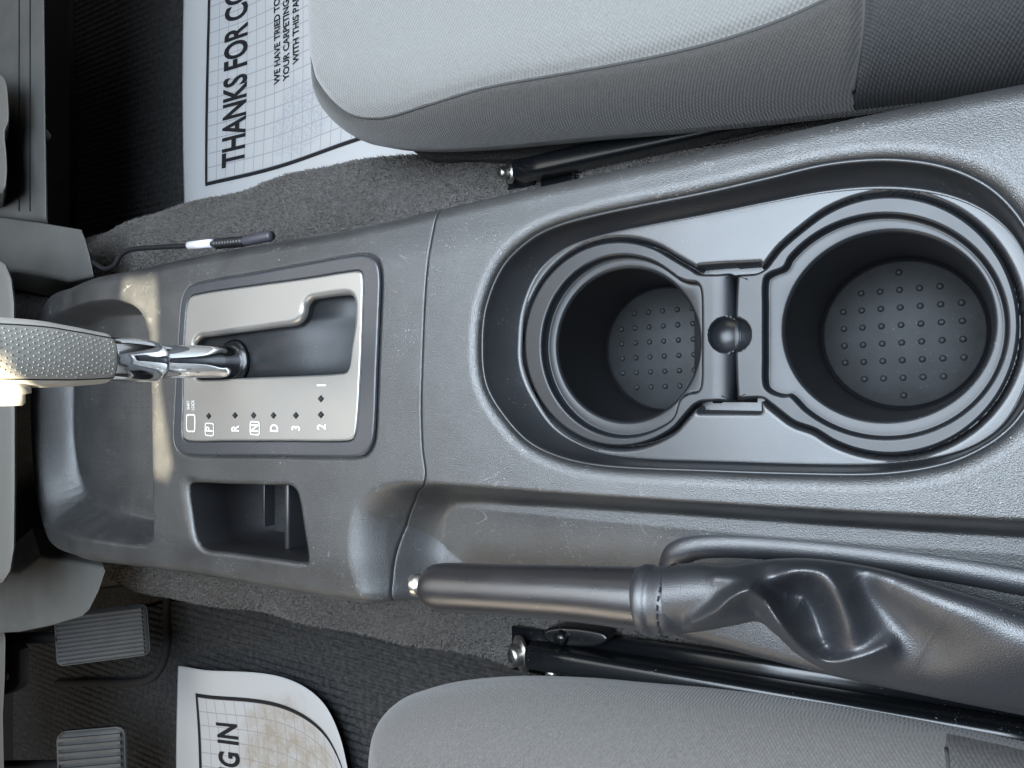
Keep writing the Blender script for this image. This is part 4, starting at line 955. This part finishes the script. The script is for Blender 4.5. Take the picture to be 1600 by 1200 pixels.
slab('column_bracket', [(-100, 1008), (22, 1008), (29, 1016), (29, 1068), (24, 1078), (8, 1086), (-100, 1092)], -0.13, 0.012, M['dash'], dash, 0.003)
for gx_, gz_ in ((30, -0.0795), (47, -0.0795)):
    tube('panel_gap', [P(gx_, y_, gz_) for y_ in (-200, 0, 100, 200, 330)], 0.0009, M['thread'], dash, 6)
q = P(70, 212, -0.10); tube('panel_clip', [q, q+Vector((0.004, 0, 0.003)), q+Vector((0.006, 0, 0.0035))], [0.006, 0.006, 0.003], M['dashlight'], dash, 16)
q = P(12, 1055, -0.129); tube('bracket_screw', [q, q+Vector((0, 0, 0.003)), q+Vector((0, 0, 0.004))], [0.006, 0.005, 0.002], M['steel'], dash, 16)
slab('column_cover', [(-100, 980), (6, 985), (9, 1000), (8, 1060), (5, 1120), (7, 1220), (-100, 1250)], -0.09, 0.03, M['dashlight'], dash, 0.004, under=2.3)
plane('front_bulkhead', -2.2, -2.199, -1.2, 1.2, -0.3, M['blackmat'])
def pedal(name, label, cx, cy, w, h, z, ribs_dir, n, rot):
    q = P(cx, cy, z)
    t = thing(name, label, 'pedal', tuple(q))
    def place(o):
        return o
    Mx = Matrix.Translation(q) @ Matrix.Rotation(R(rot), 4, 'Z') @ Matrix.Rotation(R(38), 4, 'Y')
    def pb(nm, c0, c1, bev, mt):
        o = boxm(nm, c0, c1, mt, None, bev); o.data.transform(Mx); o.parent = t; o.matrix_parent_inverse = Matrix.Translation(-t.location); return o
    pb('pedal_pad', (-w/2, -h/2, -0.010), (w/2, h/2, 0), min(w, h)*0.12, M['pedal'])
    # ribs belong to the pad's surface
    Vr = []; bm = bmesh.new()
    for k in range(n):
        f = (k+0.5)/n-0.5
        if ribs_dir == 'x': c0, c1 = (-w*0.46, f*h*0.92-h*0.022, 0), (w*0.46, f*h*0.92+h*0.022, 0.003)
        else: c0, c1 = (f*w*0.9-w*0.02, -h*0.40, 0), (f*w*0.9+w*0.02, h*0.40, 0.003)
        vs = [bm.verts.new((x, y, z_)) for x in (c0[0], c1[0]) for y in (c0[1], c1[1]) for z_ in (c0[2], c1[2])]
        for f_ in ((0, 1, 3, 2), (4, 6, 7, 5), (0, 4, 5, 1), (2, 3, 7, 6), (1, 5, 7, 3)): bm.faces.new([vs[i] for i in f_])
    bmesh.ops.recalc_face_normals(bm, faces=bm.faces)
    me = bpy.data.meshes.new('tread'); bm.to_mesh(me); bm.free(); me.transform(Mx); me.materials.append(M['pedal'])
    o = bpy.data.objects.new('tread', me); COL.objects.link(o); o.parent = t; o.matrix_parent_inverse = Matrix.Translation(-t.location)
    arm0 = Mx @ Vector((-w*0.3, 0, -0.008)); arm1 = arm0+Vector((-0.18, 0.0, 0.16))
    tube('pedal_arm', [arm0, (arm0+arm1)/2+Vector((0, 0, -0.02)), arm1], 0.007, M['blackmat'], t, 12)
pedal('accelerator_pedal', 'long ribbed accelerator pedal just below the console front', 158, 993, 0.112, 0.064, -0.20, 'x', 11, 7)
pedal('brake_pedal', 'rounded ribbed brake pedal in the dark lower left corner', 142, 1198, 0.080, 0.090, -0.19, 'x', 9, 3)
# ================================================================== CABLE
cb = thing('wiring_cable', 'thin black cable with white tape tag lying on the carpet beside the console', 'cable', tuple(P(240, 393, -0.09)))
cz = -0.07
cp = smooth([tuple(P(a, b, c)) for a, b, c in ((140, 402, -0.09), (150, 412, -0.07), (163, 420, cz), (178, 415, cz), (190, 398, cz), (206, 390, cz), (235, 387, cz), (290, 384, cz), (345, 380, cz))], False, 8)
tube('cable', cp, 0.0022, M['cable'], cb, 12)
a_, b_ = np.array(P(296, 384, cz)), np.array(P(331, 380, cz)); tube('tape_tag', [a_, b_], 0.0036, M['tag'], cb, 20, True)
c0_ = np.array(P(338, 381, cz)); c1_ = np.array(P(382, 377, cz)); k = 40
tube('conduit', [c0_+(c1_-c0_)*i/k for i in range(k+1)], [0.0034+0.0011*(0.5+0.5*math.sin(i*1.57)) for i in range(k+1)], M['cable'], cb, 14)
d1_ = np.array(P(425, 368, cz-0.002)); tube('plug', [c1_, c1_+(d1_-c1_)*0.06, c1_+(d1_-c1_)*0.94, d1_], [0.0036, 0.0042, 0.0042, 0.0036], M['conduit'], cb, 14)
